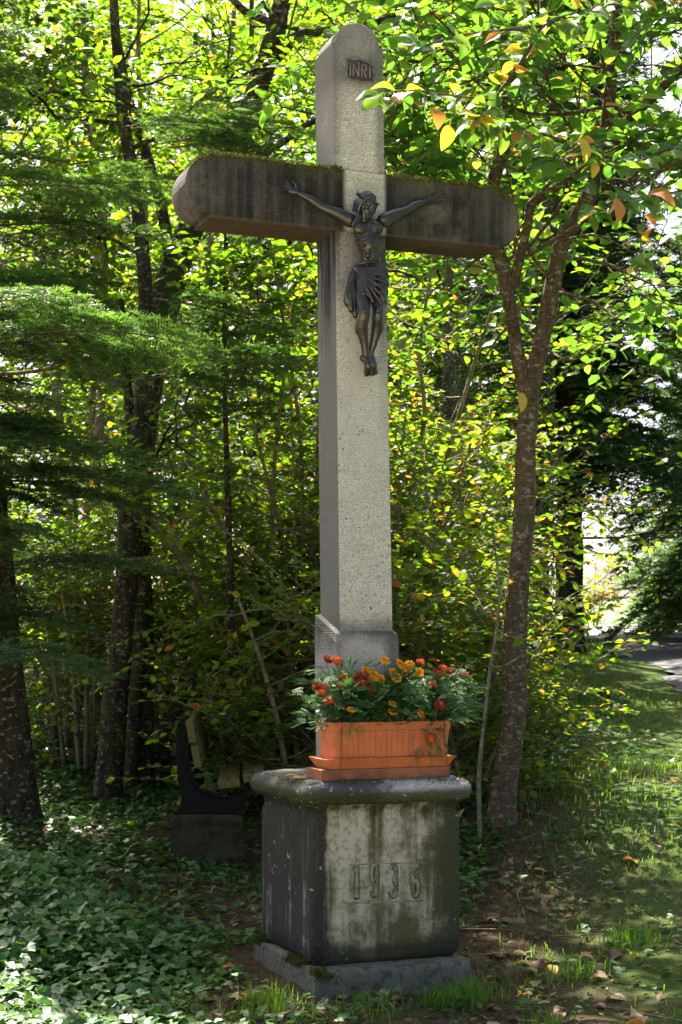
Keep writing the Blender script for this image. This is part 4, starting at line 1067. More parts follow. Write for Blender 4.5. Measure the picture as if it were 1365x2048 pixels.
BGL = ["beech tree standing behind the fir boughs at the wood's edge", "beech tree deep behind the lichen-spotted trunk", "beech tree whose leaves fill the gap left of the cross shaft", "beech tree directly behind the cross shaft", "beech tree between the cross and the cherry tree", "far tall tree glimpsed above the fir boughs",
       "far tall tree above the slim pale stems", "far tall tree behind the top of the cross", "tall tree behind the cherry tree's fork", "very far tree glowing behind the right arm of the cross", "very far tree glowing through the fir boughs", "very far tree glowing above the left arm of the cross", "tree beyond the ivy-clad oak by the road"] + ["distant tree closing the wood far behind the cross"] * 6 + ["smaller tree in the sunny hollow behind the cross"] * 3 + ["tall tree whose crown rises above the left-verge spruce"]
for (x, d, hgt, tn), lb in zip(BGT, BGL):
    far = d > 20
    tree("beech_tree" if not far else "tall_tree", lb, "tree", [(up_from(x, d, hgt, (rng.normal(0, .4), rng.normal(0, .4))), (.11, .09, .07, .05, .02))], 'bark_grey', 'leaf', 12 if not far else (31 if d < 35 else 40), .095 if not far else (.135 if d < 35 else .25), tn, group="broad-leaved trees of the wood", start=.10 if x < 3.5 else .45, llen=(1.6, 2.8) if not far else (2.2, 3.8), nsub=5, ntw=6 if not far else 5, sp=.055 if not far else .075)

# --- hazel shrubs
def shrub(name, label, base, stems, sz, tone, cat="shrub", nst=(.25, 1), leafm='leaf', twn=9, group=None):
    org = np.asarray(base, float); root = thing(name, label, cat, tuple(org), 0, group); cr, wd = Crown(), Wood()
    for pts, r in stems:
        p = smooth_path(pts, 14); ws = Wood(); ws.tube(p - org, np.linspace(r, r * .4, 14), 7); link("stem", ws.mesh("stem"), M['bark_hazel'], root)
        for k in range(twn):
            s = rng.uniform(*nst); i = min(12, int(s * 13)); az = rng.uniform(0, 2 * math.pi)
            limb(cr, wd, p[i], (math.cos(az), math.sin(az), rng.uniform(-.05, .6)), rng.uniform(.4, .9), .007, 0, sz, tone, .2, ntw=6)
    if not cr.p: return
    w = wd.mesh("branches"); w.transform(Matrix.Translation([-c for c in org])); link("branches", w, M['bark_hazel'], root)["kind"] = "stuff"
    c = link("crown", cr.mesh("crown", LEAF_OVAL, org), M[leafm], root); c["kind"] = "stuff"
def fan(base, n, hgt, spread, bias=(0, 0)):
    out = []
    for k in range(n):
        az = rng.uniform(0, 2 * math.pi); sp_ = rng.uniform(.25, 1) * spread; e = np.array([math.cos(az) * sp_ + bias[0], math.sin(az) * sp_ * .7 + bias[1], hgt * rng.uniform(.7, 1.1)])
        b0 = base + np.array([math.cos(az), math.sin(az), 0]) * rng.uniform(.03, .16)
        out.append((np.array([b0, b0 + e * .35 * np.array([.7, .7, 1.2]), b0 + e * .7 * np.array([.85, .85, 1.05]), b0 + e]), rng.uniform(.012, .026)))
    return out
bh = gbase(590, 10.6)
hst = [(np.vstack([gbase(px0, 10.6), path([(a_, b_, 10.6 - .1 * i) for i, (a_, b_) in enumerate(l)])]), r) for px0, l, r in
       ((560, [(530, 1400), (470, 1330), (420, 1240), (360, 1110), (300, 1030)], .030), (575, [(560, 1380), (548, 1200), (545, 1000), (560, 820), (590, 600)], .026), (600, [(575, 1330), (510, 1180), (455, 1080), (400, 960)], .024),
        (605, [(610, 1350), (620, 1180), (632, 1000), (640, 800), (650, 560)], .022), (590, [(585, 1300), (570, 1100), (520, 900), (480, 720)], .020), (615, [(625, 1380), (650, 1200), (690, 1000), (720, 800)], .02), (580, [(600, 1300), (606, 1080), (600, 860), (570, 660), (540, 480)], .02))]
shrub("hazel_shrub", "many-stemmed hazel shrub with pale stems left of the planter behind the bench", bh, hst + fan(bh, 9, 2.6, 1.2, (-.3, .1)), .07, .50, twn=9, nst=(.06, 1))
bh = gbase(795, 11.0)
hst = [(np.vstack([gbase(px0, 11.0), path([(a_, b_, 11) for a_, b_ in l])]), r) for px0, l, r in
       ((790, [(800, 1300), (830, 1150), (870, 1000), (905, 880), (945, 740), (985, 620)], .03), (800, [(790, 1250), (797, 1100), (830, 960), (900, 920)], .024), (795, [(785, 1200), (800, 1000), (850, 850), (840, 700), (870, 500)], .026), (830, [(850, 1300), (900, 1150), (960, 1050), (1000, 960)], .018))]
shrub("hazel_shrub", "hazel shrub with yellow-green leaves just right of the cross shaft", bh, hst + fan(bh, 9, 2.4, 1.0, (.25, 0)), .068, .55, twn=9, nst=(.06, 1))
for (px, d, hgt, tn, lab) in ((430, 13, 2.6, .5, "leafy bush in the shade behind the bench back"), (930, 12.6, 2.3, .66, "sunlit bush with pale yellow leaves left of the cherry trunk"), (130, 12.5, 2.4, .5, "leafy bush between the fir trunk and the lichen-spotted trunk"), (700, 13.5, 2.8, .6, "leafy bush hidden behind the cross shaft"), (1000, 15.0, 2.6, .6, "leafy bush behind the cherry trunk"), (20, 15, 3.0, .55, "leafy bush behind the fir at the wood's edge")):
    b0 = gbase(px, d); shrub("bush", lab, b0, fan(b0, 9, hgt, 1.1), .068, tn, group="bushes under the wood", twn=9, nst=(.1, 1))
for (px, d, hgt, tn, lab) in ((500, 11.6, 1.8, .55, "low hazel regrowth right behind the bench seat"), (330, 11.9, 1.9, .5, "low leafy bush between the bench and the lichen-spotted trunk"), (610, 9.7, 1.4, .55, "low leafy bush behind the left end of the flower box"), (880, 10.0, 1.6, .6, "low yellow-green bush behind the right end of the flower box"), (170, 11.6, 1.7, .52, "low leafy bush at the foot of the fir"), (940, 9.6, 1.2, .6, "small bush at the foot of the thin sapling")):
    b0 = gbase(px, d); shrub("bush", lab, b0, fan(b0, 7, hgt, .8), .065, tn, group="bushes under the wood", twn=8, nst=(.1, 1))
# slim saplings near the cherry trunk
for pts, r, lab in (([(962, 1640), (958, 1560), (968, 1450), (982, 1330), (1000, 1200), (985, 1050)], .012, "thin bare sapling rising beside the cherry trunk"), ([(1140, 1420), (1116, 1380), (1113, 1300), (1112, 1220), (1125, 1130)], .008, "thin sapling with few leaves beside the ivy-clad trunk")):
    d = 8.6 if pts[0][0] < 1000 else 15; pp = np.vstack([gbase(pts[0][0], d), path([(a_, b_, d) for a_, b_ in pts[1:]])])
    tree("sapling", lab, "sapling", [(pp, (r, r * .9, r * .7, r * .4))], 'bark_hazel', 'leaf', 5, .07, .62, start=.5, llen=(.3, .55), lev=0, ntw=3)

# --- cherry tree right of the cross, two forked stems, boughs reaching over the cross
CB = np.vstack([gbase(1003, 8.8), path([(1011, 1560, 8.8), (1029, 1450, 8.8), (1031, 1300, 8.8), (1040, 1150, 8.8), (1050, 1000, 8.8), (1053, 900, 8.8), (1057, 830, 8.8), (1062, 760, 8.8)])])
CLf = path([(1058, 800, 8.8), (1040, 730, 8.8), (1026, 640, 8.75), (1008, 540, 8.7), (990, 480, 8.7), (983, 380, 8.6), (1010, 290, 8.6), (1016, 170, 8.5), (1000, 20, 8.5), (985, -150, 8.5)])
CRt = path([(1062, 790, 8.8), (1082, 690, 8.8), (1104, 580, 8.8), (1126, 480, 8.75), (1168, 415, 8.7), (1200, 330, 8.6), (1216, 240, 8.5), (1226, 120, 8.4), (1243, 0, 8.3), (1265, -160, 8.2)])
CMd = path([(1020, 590, 8.75), (1040, 520, 8.7), (1058, 440, 8.6), (1066, 405, 8.5), (1120, 370, 8.3), (1180, 330, 8.0)])
CR3 = path([(1205, 320, 8.6), (1260, 240, 8.4), (1320, 180, 8.1), (1390, 110, 7.7)])
def cherry_extra(cr, wd):
    for pts, r in BOUGHS: wd.tube(smooth_path(path(pts), 16), np.linspace(r, r * .3, 16), 6)
BOUGHS = [([(1243, 0, 8.3), (1300, -60, 7.6), (1290, -20, 6.9), (1180, 20, 6.4), (1090, 50, 6.2), (1040, 130, 6.1), (985, 200, 6.05), (945, 245, 6.0)], .016), ([(1090, 50, 6.2), (1000, 60, 6.1), (920, 70, 6.05), (850, 90, 6.0)], .007), ([(985, 200, 6.05), (900, 190, 6.0), (820, 180, 6.0), (770, 185, 6.05)], .006),
          ([(1390, 110, 7.7), (1420, 250, 7.0), (1330, 300, 6.6), (1240, 330, 6.4), (1130, 280, 6.3), (1020, 250, 6.2), (945, 240, 6.1)], .012), ([(1420, 250, 7.0), (1400, 360, 6.6), (1320, 390, 6.4), (1230, 400, 6.3), (1180, 420, 6.3)], .009), ([(1330, 300, 6.6), (1290, 420, 6.5), (1280, 520, 6.5)], .006),
          ([(1180, 20, 6.4), (1130, -20, 6.2), (1040, -10, 6.2), (960, 20, 6.1)], .006), ([(1104, 580, 8.8), (1180, 600, 8.2), (1240, 640, 7.8), (1290, 650, 7.6)], .010), ([(1026, 640, 8.75), (980, 700, 8.2), (960, 760, 8.0), (990, 790, 7.8), (1060, 780, 7.7)], .008), ([(1016, 170, 8.5), (960, 120, 8.0), (900, 60, 7.6), (860, 20, 7.4)], .012),
          ([(1082, 690, 8.8), (1140, 720, 8.3), (1200, 690, 8.0), (1250, 680, 7.9)], .008), ([(1126, 480, 8.75), (1190, 470, 8.1), (1260, 500, 7.8), (1330, 540, 7.5)], .009), ([(990, 480, 8.7), (930, 540, 8.2), (880, 570, 7.9), (850, 600, 7.8)], .008)]
cherry = tree("cherry_tree", "cherry tree with forked spotted trunk standing right of the cross", "tree", [(CB, (.080, .072, .067, .068, .063, .059, .057, .057, .058)), (CLf, (.042, .042, .04, .042, .042, .038, .034, .03, .025, .018)), (CRt, (.05, .05, .048, .048, .048, .042, .036, .032, .028, .02)), (CMd, (.03, .028, .026, .026, .02, .014)), (CR3, (.034, .03, .026, .02))],
              'bark_cherry', 'cherry', [0, 9, 10, 4, 4], .105, .42, start=.12, llen=(1.0, 2.1), bias=(.25, -.25, 0), ntw=5, sp=.062, extra=cherry_extra, droop=.3, lcap=.013, flare=1.3)
corg = np.array(cherry.location)
HL = [hero_leaf("cherry_leaf_shape", 3 + k, .35, .60 + .06 * (k % 3)) for k in range(4)]
HM_ = {}
for k, me in enumerate(HL):
    for mt in ('cherry_green', 'cherry_yellow', 'cherry_orange'):
        c = me.copy(); c.materials.append(M[mt]); HM_[k, mt] = c
nleaf = 0
def hang_leaf(p, d, nr, s, mt):
    global nleaf
    o = link("leaf", HM_[nleaf % 4, mt], None, cherry); nleaf += 1
    d = Vector(d).normalized(); sd = Vector(nr).cross(d).normalized(); n_ = d.cross(sd)
    o.matrix_local = Matrix.Translation(Vector(np.asarray(p) - corg)) @ Matrix((d, sd, n_)).transposed().to_4x4() @ Matrix.Diagonal((s, s, s, 1))
for bi, (pts, r) in enumerate(BOUGHS):
    p = smooth_path(path(pts), 60)
    ln = np.linalg.norm(np.diff(p, axis=0), axis=1).sum(); nl = int(ln / .062)
    for s in np.linspace(.30, 1, nl):
        if nleaf > 290: break
        q_ = p[min(59, int(s * 59))]
        if not seen(q_, .1) or q_[2] > CZ + .425 * q_[1]: continue
        for _ in range(2 if s < .97 else 4):
            d = np.array([rng.normal(0, .9), rng.normal(-.35, .6), rng.normal(-.45, .45)])
            u_ = rng.random(); mt = 'cherry_green' if u_ < .80 else ('cherry_yellow' if u_ < .95 else 'cherry_orange')
            hang_leaf(q_ + unit(d) * .025, d, np.array([rng.normal(0, .5), rng.normal(-.5, .5), 1]), rng.uniform(.062, .098), mt)
for px, py, d, ang, mt in ((765, 190, 6.1, (-.9, 0, -.55), 'cherry_green'), (1165, 275, 6.2, (.2, -.1, -1), 'cherry_yellow'), (868, 212, 6.0, (.2, -.3, -.8), 'cherry_orange'), (900, 250, 6.0, (-.25, -.1, -1), 'cherry_yellow'), (1045, 785, 7.7, (0, -.2, -1), 'cherry_yellow'), (1235, 395, 6.2, (.1, -.1, -1), 'cherry_orange'), (1310, 385, 6.2, (.9, -.2, -.5), 'cherry_orange'), (1245, 655, 7.6, (.8, -.5, -.1), 'cherry_green')):
    hang_leaf(P(px, py, d), ang, (.5, -.8, .6), .10, mt)

# ------------------------------------------------------------------ conifers
def fir_branch(seed, ndl=.034, sp=.011, wid=.0038, droop=.25, dens=.75):
    """flat fir bough of length 1 along +x: wood and needles in one mesh"""
    r = np.random.default_rng(seed); axes = []
    t = np.linspace(0, 1, 12); main = np.stack([t, .06 * np.sin(3 * t + seed), -droop * t ** 2 + .04 * t], -1); axes.append((main, .008, .0025))
    for s in np.arange(.10, .98, .045 / dens):
        for sg in (-1, 1):
            i = s * 11; b0 = main[int(i)] + (main[min(11, int(i) + 1)] - main[int(i)]) * (i % 1)
            Ls = (.10 + .42 * (1 - s)) * r.uniform(.7, 1.1); an = math.radians(r.uniform(42, 62)); d = np.array([math.cos(an), sg * math.sin(an), r.normal(-.05, .12)])
            tt = np.linspace(0, 1, 5)[:, None]; ax = b0 + d * Ls * tt - np.array([0, 0, .18 * Ls]) * tt ** 2; axes.append((ax, .003, .001))
            for s2 in np.arange(.3, .95, .16 / dens):
                for sg2 in (-1, 1):
                    if Ls * (1 - s2) < .05: continue
                    b1 = b0 + d * Ls * s2 - np.array([0, 0, .18 * Ls * s2 ** 2]); an2 = an * sg + sg2 * math.radians(48); d2 = np.array([math.cos(an2), math.sin(an2), r.normal(-.08, .12)])
                    axes.append((b1 + d2 * (Ls * (1 - s2) * .75) * np.linspace(0, 1, 3)[:, None], .0018, .0008))
    wd = Wood(); NV, NT_ = [], []
    for ax, r0, r1 in axes:
        wd.tube(ax, np.linspace(r0, r1, len(ax)), 3)
        Ls = np.linalg.norm(np.diff(ax, axis=0), axis=1).sum(); n = max(3, int(Ls / sp)); s = np.linspace(.03 if r0 < .005 else .12, 1, n); pt = np.stack([np.interp(s, np.linspace(0, 1, len(ax)), ax[:, c]) for c in range(3)], -1)
        d = unit(ax[-1] - ax[0]); sd = unit(np.cross([0, 0, 1.0], d)); upv = np.cross(d, sd); tn = r.uniform(0, .6)
        for sg in (-1, 1):
            nd = unit(d * .45 + sd * sg * r.uniform(.75, 1.0, (n, 1)) + upv * r.normal(.18, .25, (n, 1))); l = ndl * r.uniform(.75, 1.15, (n, 1)) * (1 - .35 * s[:, None] ** 6)
            wv = unit(np.cross(nd, upv + r.normal(0, .3, (n, 3)))) * wid
            NV.append(np.stack([pt - wv, pt + wv, pt + nd * l], 1).reshape(-1, 3)); NT_.append(np.repeat(np.clip(tn + r.normal(0, .12, n) + .3 * s ** 4, 0, 1), 3))
    V = np.concatenate(NV); tone = np.concatenate(NT_); Fn = np.arange(len(V)).reshape(-1, 3)
    WV = np.concatenate(wd.V); WF = np.concatenate(wd.F); WT = np.concatenate([WF[:, [0, 1, 2]], WF[:, [0, 2, 3]]]) + len(V)
    me = np_mesh("bough", np.concatenate([V, WV]), np.concatenate([Fn, WT]), np.concatenate([tone, np.zeros(len(WV))]))
    me.materials.append(M['needle']); me.materials.append(M['twig'])
    mi = np.zeros(len(me.polygons), dtype=np.int32); mi[len(Fn):] = 1; me.polygons.foreach_set("material_index", mi)
    return me
NEAR = [fir_branch(k) for k in range(4)]
FAR = [fir_branch(10 + k, .045, .02, .007, .35, .6) for k in range(3)]
def bough(root, me, p, d, Ls, roll=0.0):
    o = link("bough", me, None, root); d = Vector(d).normalized(); sd = Vector((0, 0, 1)).cross(d).normalized(); n_ = d.cross(sd)
    o.matrix_local = Matrix.Translation(Vector(p) - root.location) @ Matrix((d, sd, n_)).transposed().to_4x4() @ Matrix.Rotation(roll, 4, 'X') @ Matrix.Scale(Ls, 4); return o
def fir(name, label, x, d, hgt, rad, z0, zstep, blen, meshes, custom=(), az_ok=None, per=5, group=None, slope=-.06, lean=0.0, zmax=99):
    base = np.array([x, d, gz1(x, d) - .06]); root = thing(name, label, "tree", tuple(base), 0, group)
    p, r, V, qd = trunk_mesh(np.array([base, base + [.02 + lean * hgt * .3, 0, hgt * .3], base + [-.02 + lean * hgt * .65, .02, hgt * .65], base + [lean * hgt, 0, hgt]]), (rad, rad * .8, rad * .5, rad * .08), n=40)
    link("trunk", np_mesh("trunk", V - base, qd, smooth=True), M['bark_fir'], root)
    k = 0
    for z in np.arange(z0, min(zmax, hgt - .3), zstep):
        for j in range(per):
            az = 2 * math.pi * (j + rng.uniform(-.3, .3)) / per + k * .7
            if az_ok is not None and not az_ok(az, z): continue
            L_ = blen * (1 - z / hgt) ** .75 * rng.uniform(.75, 1.15) + .25
            bough(root, meshes[k % len(meshes)], base + np.array([lean * z, 0, z + rng.uniform(-.1, .1)]), (math.cos(az), math.sin(az), slope + .35 * (z / hgt) + rng.normal(0, .08)), L_, rng.normal(0, .15)); k += 1
    for (pt, dr, L_) in custom: bough(root, meshes[k % len(meshes)], pt, dr, L_, rng.normal(0, .2)); k += 1
    return root
xf = (38 - CX) / F * 9.2
cust = []
for (px, py, L_) in ((300, 640, 1.15), (470, 690, 1.35), (250, 610, 1.0), (330, 445, 1.2), (300, 380, 1.1), (90, 45, .9), (80, 140, .9), (150, 350, 1.0), (400, 960, 1.5), (330, 1000, 1.3), (200, 880, 1.1), (190, 1240, .9), (230, 1330, 1.0), (60, 1290, .7), (170, 700, 1.0), (420, 700, 1.2), (110, 560, .9), (60, 250, .8), (120, 300, .9), (50, 420, .8), (90, 480, .8), (70, 750, .8), (90, 930, .9), (120, 1050, .9), (60, 180, .7), (140, 1000, 1.0), (90, 700, .8), (150, 850, .9), (70, 1080, .8), (200, 650, 1.0), (40, 860, .7), (130, 790, .9), (350, 905, 1.2), (270, 560, .9), (60, 650, .8)):
    tip = P(px, py, (8.3 if py > 560 else 9.5) + rng.uniform(-.4, .6)); dv = np.array([.92, rng.uniform(-.45, .1), rng.uniform(-.02, .12)]); dv /= np.linalg.norm(dv)
    st = tip - dv * L_ + np.array([0, 0, .12 * L_]); cust.append((st, dv, L_))
fir("fir_tree", "dark fir with broad drooping boughs at the left edge of the wood", xf, 9.2, 6.9, .118, 1.6, .8, 1.2, NEAR, cust, per=3, lean=-.10, zmax=3.4)
for o_ in [o for o in COL.objects if o.name == "fir_tree"]:
    for z in np.arange(1.6, 3.2, .14):
        a_ = rng.normal(.1, .8); bough(o_, NEAR[int(z * 7) % 4], np.array([xf - .1 * (z - .5), 9.2, z]) + np.array([a_ * .1, -.1, 0]), (a_, -1, -.12 - .5 * (z > 3.4)), rng.uniform(.5, .85), rng.normal(0, .3))
# small fir whose boughs show above the left arm of the cross
c2 = []
for (px, py, L_, dx) in ((630, 245, .8, .95), (600, 300, .8, .95), (540, 290, .7, .9), (420, 350, .8, .9), (480, 250, .7, .9), (560, 215, .7, .95), (640, 700, 1.0, .95), (600, 640, .9, .95), (570, 760, .9, .9)):
    tip = P(px, py, 9.3 + rng.uniform(-.2, .3)); dv = unit(np.array([dx, rng.uniform(-.3, .3), rng.uniform(.0, .2)])); c2.append((tip - dv * L_ + np.array([0, 0, .08]), dv, L_))
fir("fir_tree", "slim young fir whose boughs show above the left arm of the cross", (455 - CX) / F * 9.9, 9.9, 4.6, .03, 2.6, .6, .6, NEAR, c2, per=3)
# conifers along the lane
for (x, d, hgt, bl, lab) in ((7.7, 27, 17, 3.2, "tall dark spruce right of the lane, nearest the road bend"), (9.3, 33, 19, 3.8, "tall dark spruce behind the nearest spruce by the lane"), (8.6, 22, 16, 3.0, "dark spruce leaning over the lane's right verge"), (10.8, 41, 20, 3.8, "far spruce at the crest of the lane's right side"), (12.6, 50, 20, 3.8, "spruce beyond the crest where the lane disappears"),
                             (3.55, 24, 15, 2.9, "tall dark spruce on the left verge behind the ivy-clad trunk"), (4.9, 34, 17, 3.0, "spruce further up the left verge of the lane")):
    fir("spruce_tree", lab, x, d, hgt, .2, (1.4 if x > 5 else 3.3) + (1.3 if x == 4.9 else 0), .52, bl, FAR, per=6, group="spruces along the lane", slope=-.25)
for (x, d, hgt, tn, lab) in ((10.4, 46, 3.4, .35, "dark bush at the foot of the spruces right of the lane"), (11.5, 51, 3.6, .4, "dark bush behind the first one under the spruces"), (13.0, 57, 3.5, .5, "bush on the right verge where the lane dips away"), (10.7, 66, 4.2, .8, "sunlit yellow-green bush just beyond the crest of the lane")):
    b0 = np.array([x, d, gz1(x, d)]); shrub("bush", lab, b0, fan(b0, 9, hgt, 1.6), .13, tn, group="bushes along the lane", twn=7, nst=(.05, 1), leafm='leaf' if tn > .5 else 'leaf_dark')
# ivy-clad oak by the verge
xo = (1070 - CX) / F * 17
OK = np.vstack([gbase(1070, 17), path([(1068, 1250, 17), (1065, 1150, 17), (1070, 1000, 17), (1080, 820, 17), (1085, 600, 17), (1100, 300, 17), (1090, -50, 17)])])
def oak_ivy(cr, wd):
    N = 900; z = rng.uniform(0, 2.6, N) ** 1.0; az = rng.uniform(0, 2 * math.pi, N); rr = .20 + .03 * rng.random(N)
    p = np.stack([xo + rr * np.cos(az), 17 + rr * np.sin(az), OK[0, 2] + z], -1); o_ = np.stack([np.cos(az), np.sin(az), np.full(N, .3)], -1)
    cr.add(p, np.stack([rng.normal(0, .5, N), rng.normal(0, .5, N), -np.ones(N)], -1), o_, rng.uniform(.05, .09, N), rng.uniform(.1, .5, N))
tree("oak_tree", "thick ivy-clad trunk on the grass verge beside the lane", "tree", [(OK, (.20, .185, .175, .165, .15, .13, .1, .06))], 'bark_moss', 'leaf_dark', 9, .10, .45, start=.45, llen=(1.6, 2.9), bias=(.3, 0, 0), extra=oak_ivy, up=.05, droop=.3, sp=.06)
tree("young_tree", "slim broad-leaved tree whose sprays hang in front of the fir", "tree", [(up_from(-3.1, 11.6, 6.3, (.3, .2)), (.05, .045, .04, .03, .015))], 'bark_hazel', 'leaf_dark', 15, .08, .6, start=.38, llen=(.9, 1.5), bias=(1.3, .1, 0), ntw=6)
# trees standing beside the view: they shade the cross
# ------------------------------------------------------------------ ground plants
def inview(x, y, m=.5): return (np.abs(x) < .2203 * y + m)
def sample(n, x0, x1, y0, y1): return rng.uniform(x0, x1, n), rng.uniform(y0, y1, n)
def nz2(x, y, s, o=0.0):
    return np.sin(x * s + o + 1.7 * np.sin(y * s * .7 + o)) * .5 + np.sin(y * s * 1.3 - o * 2 + 1.3 * np.sin(x * s * .9)) * .5
def clear_of_cross(x, y, m=.02):
    dx, dy = x - XC, y - YC; a = dx * tc + dy * ts; b_ = -dx * ts + dy * tc
    return ~((np.abs(a + .035) < .40 + m) & (np.abs(b_ + .03) < .41 + m))
def fallen(name, label, cat, x, y, tpl, mat, size, tone, tilt=.35, lift=(0, .02), kind="stuff"):
    N = len(x); z = gz(x, y) + rng.uniform(lift[0], lift[1], N); az = rng.uniform(0, 2 * math.pi, N)
    d = np.stack([np.cos(az), np.sin(az), rng.normal(0, tilt * .6, N)], -1); nr = np.array([0, 0, 1.0]) + rng.normal(0, tilt, (N, 3))
    o = link(name, leaf_mesh(name, tpl, np.stack([x, y, z], -1), d, nr, size, tone), M[mat]); return tag(o, label, cat, None, kind)
# ivy carpet left
def ivy_density(x, y):
    edge = -.50 - .35 * (y - 5.4) / 1.2 + .10 * np.sin(y * 7)
    left = 1 / (1 + np.exp((x - edge) / .05)) * (y < 8.2)
    return left
N = 26000
x, y = sample(N, -3.2, .2, 4.6, 8.4); k = (rng.random(N) < ivy_density(x, y)) & inview(x, y, .6) & clear_of_cross(x, y); x, y = x[k], y[k]
mound = .04 + .10 * np.clip((-x - .6), 0, 1)
order = np.argsort(y); near = order[(np.abs(x[order]) < .2203 * y[order]) & (y[order] > 5.05)][:2600]
pick = rng.choice(near, 290, replace=False); rest = np.setdiff1d(np.arange(len(x)), pick)
def ivy_arr(x, y, top=False):
    N = len(x); hgt = .03 + .20 * np.clip(-x - .35, 0, .9) * (.6 + .4 * np.sin(x * 5) * np.sin(y * 4)); z = gz(x, y) + hgt * (rng.uniform(.35, 1.0, N) if not top else rng.uniform(.9, 1.15, N))
    az = rng.uniform(0, 2 * math.pi, N); d = np.stack([np.cos(az), np.sin(az) - .4, rng.normal(-.25, .3, N)], -1); nr = np.array([0, -.25, 1.0]) + rng.normal(0, .38, (N, 3)); return np.stack([x, y, z], -1), d, nr
p, d, nr = ivy_arr(x[rest], y[rest])
ivy = thing("ivy_carpet", "glossy ivy carpeting the ground in the sunlit corner below the fir", "ivy", (-1.0, 5.6, gz1(-1.0, 5.6)))
io = np.array(ivy.location)
c = link("foliage", leaf_mesh("foliage", LEAF_IVY, p - io, d, nr, rng.uniform(.02, .066, len(p)), np.clip(rng.normal(.55, .25, len(p)), 0, 1)), M['ivy'], ivy); c["kind"] = "stuff"
IV, IF = LEAF_IVY
def ivy_shape(seed):
    r = np.random.default_rng(seed); me = bpy.data.meshes.new("ivy_leaf_shape"); V = IV + r.normal(0, .025, IV.shape)
    me.from_pydata([tuple(v) for v in V], [], [tuple(dict.fromkeys(int(i) for i in f)) for f in IF]); me.materials.append(M['ivy_obj']); me.update(); return me
IVM = [ivy_shape(k) for k in range(5)]
p, d, nr = ivy_arr(x[pick], y[pick], True)
for i in range(len(p)):
    o = link("leaf", IVM[i % 5], None, ivy); dd = Vector(d[i]).normalized(); sd = Vector(nr[i]).cross(dd).normalized(); s = rng.uniform(.05, .078)
    o.matrix_local = Matrix.Translation(Vector(p[i] - io)) @ Matrix((dd, sd, dd.cross(sd))).transposed().to_4x4() @ Matrix.Diagonal((s, s, s, 1))
# low creeping ground cover right of and behind the cross
N = 75000
x, y = sample(N, -3, 4, 5.6, 15); dens = np.clip(.9 - .5 * (nz2(x, y, 2.4) < -.2) , 0, 1) * np.where((x > .55) & (y < 6.35 + .15 * nz2(x, y, 5)), .12, 1) * np.where((x > -.6) & (x < .2) & (y > 7.6), .45, 1) * np.where(x > .30 * (y - 8) + .75, .10, 1)
k = (rng.random(N) < dens) & inview(x, y) & clear_of_cross(x, y, .1) & (x < road_left(y) - .5); x, y = x[k], y[k]
fallen("ground_ivy", "low dark green creepers covering the ground behind and beside the pedestal", "ground cover", x, y, LEAF_IVY, 'ivy', rng.uniform(.028, .056, len(x)), np.clip(rng.normal(.45, .27, len(x)), 0, 1), .4, (.005, .07))
# herbs in the front
N = 5200
x, y = sample(N, -1.4, 2.0, 4.7, 6.6); k = inview(x, y) & clear_of_cross(x, y, -.01) & (rng.random(N) < np.clip(.35 + .6 * nz2(x, y, 4.1), .05, 1) * np.where(x > .6, .6, 1)); x, y = x[k], y[k]
fallen("clover", "small round-leaved herbs growing in the thin turf round the plinth", "herbs", x, y, LEAF_OVAL, 'leaf_dark', rng.uniform(.018, .04, len(x)), np.clip(rng.normal(.6, .25, len(x)), 0, 1), .4, (.005, .04))
# dry litter crumbs everywhere
N = 30000
x, y = sample(N, -3.5, 5, 4.6, 16); k = inview(x, y) & clear_of_cross(x, y, .0) & (x < road_left(y) - .15) & (rng.random(N) < np.where(y < 8.5, .8, .5) * np.where(x > .3 * (y - 8) + .9, .3, 1)); x, y = x[k], y[k]
fallen("leaf_litter", "brown crumbled leaf litter strewn over the forest ground", "leaf litter", x, y, LEAF_OVAL, 'litter', rng.uniform(.012, .05, len(x)) * np.where(rng.random(len(x)) < .6, .6, 1), np.clip(rng.normal(.45, .22, len(x)), 0, 1), .5, (.002, .02))
# grass
def grass(name, label, x, y, hgt, wid, tone, lean=.45):
    N = len(x); z = gz(x, y) - .005; az = rng.uniform(0, 2 * math.pi, N); d = np.stack([np.cos(az), np.sin(az), np.zeros(N)], -1); sd = np.stack([-np.sin(az), np.cos(az), np.zeros(N)], -1)
    ln = lean * rng.uniform(.2, 1.6, N)[:, None]; b0 = np.stack([x, y, z], -1); up = np.array([0, 0, 1.0]); h_ = hgt[:, None]; w = wid[:, None]
    V = np.stack([b0 - sd * w, b0 + sd * w, b0 + up * h_ * .55 + d * h_ * ln * .3 - sd * w * .8, b0 + up * h_ * .55 + d * h_ * ln * .3 + sd * w * .8, b0 + up * h_ * (1 - .25 * ln) + d * h_ * ln], 1).reshape(-1, 3)
    Fq = (np.array([[0, 1, 3], [0, 3, 2], [2, 3, 4]])[None] + (np.arange(N) * 5)[:, None, None]).reshape(-1, 3)
    o = link(name, np_mesh(name, V, Fq, np.repeat(tone, 5)), M['grass']); return tag(o, label, "grass", None, "stuff")
N = 170000
x, y = sample(N, .8, 8, 7.0, 30); y = 7 + (y - 7) ** 1.0; e = road_left(y) - x
k = inview(x, y) & (e > .02) & (rng.random(N) < np.clip(1.25 - e / 2.7, 0, 1) * np.clip(.75 + .5 * nz2(x, y, 1.9), .2, 1)); x, y = x[k], y[k]
grass("verge_grass", "lush sunlit grass on the bank below the lane", x, y, rng.uniform(.03, .13, len(x)) * np.clip(.55 + .6 * nz2(x, y, 1.3, 2), .3, 1.3) * np.clip((road_left(y) - x) / .8, .3, 1), rng.uniform(.0012, .003, len(x)) * (1 + y / 14), np.clip(rng.normal(.5, .2, len(x)), 0, 1))
N = 16000
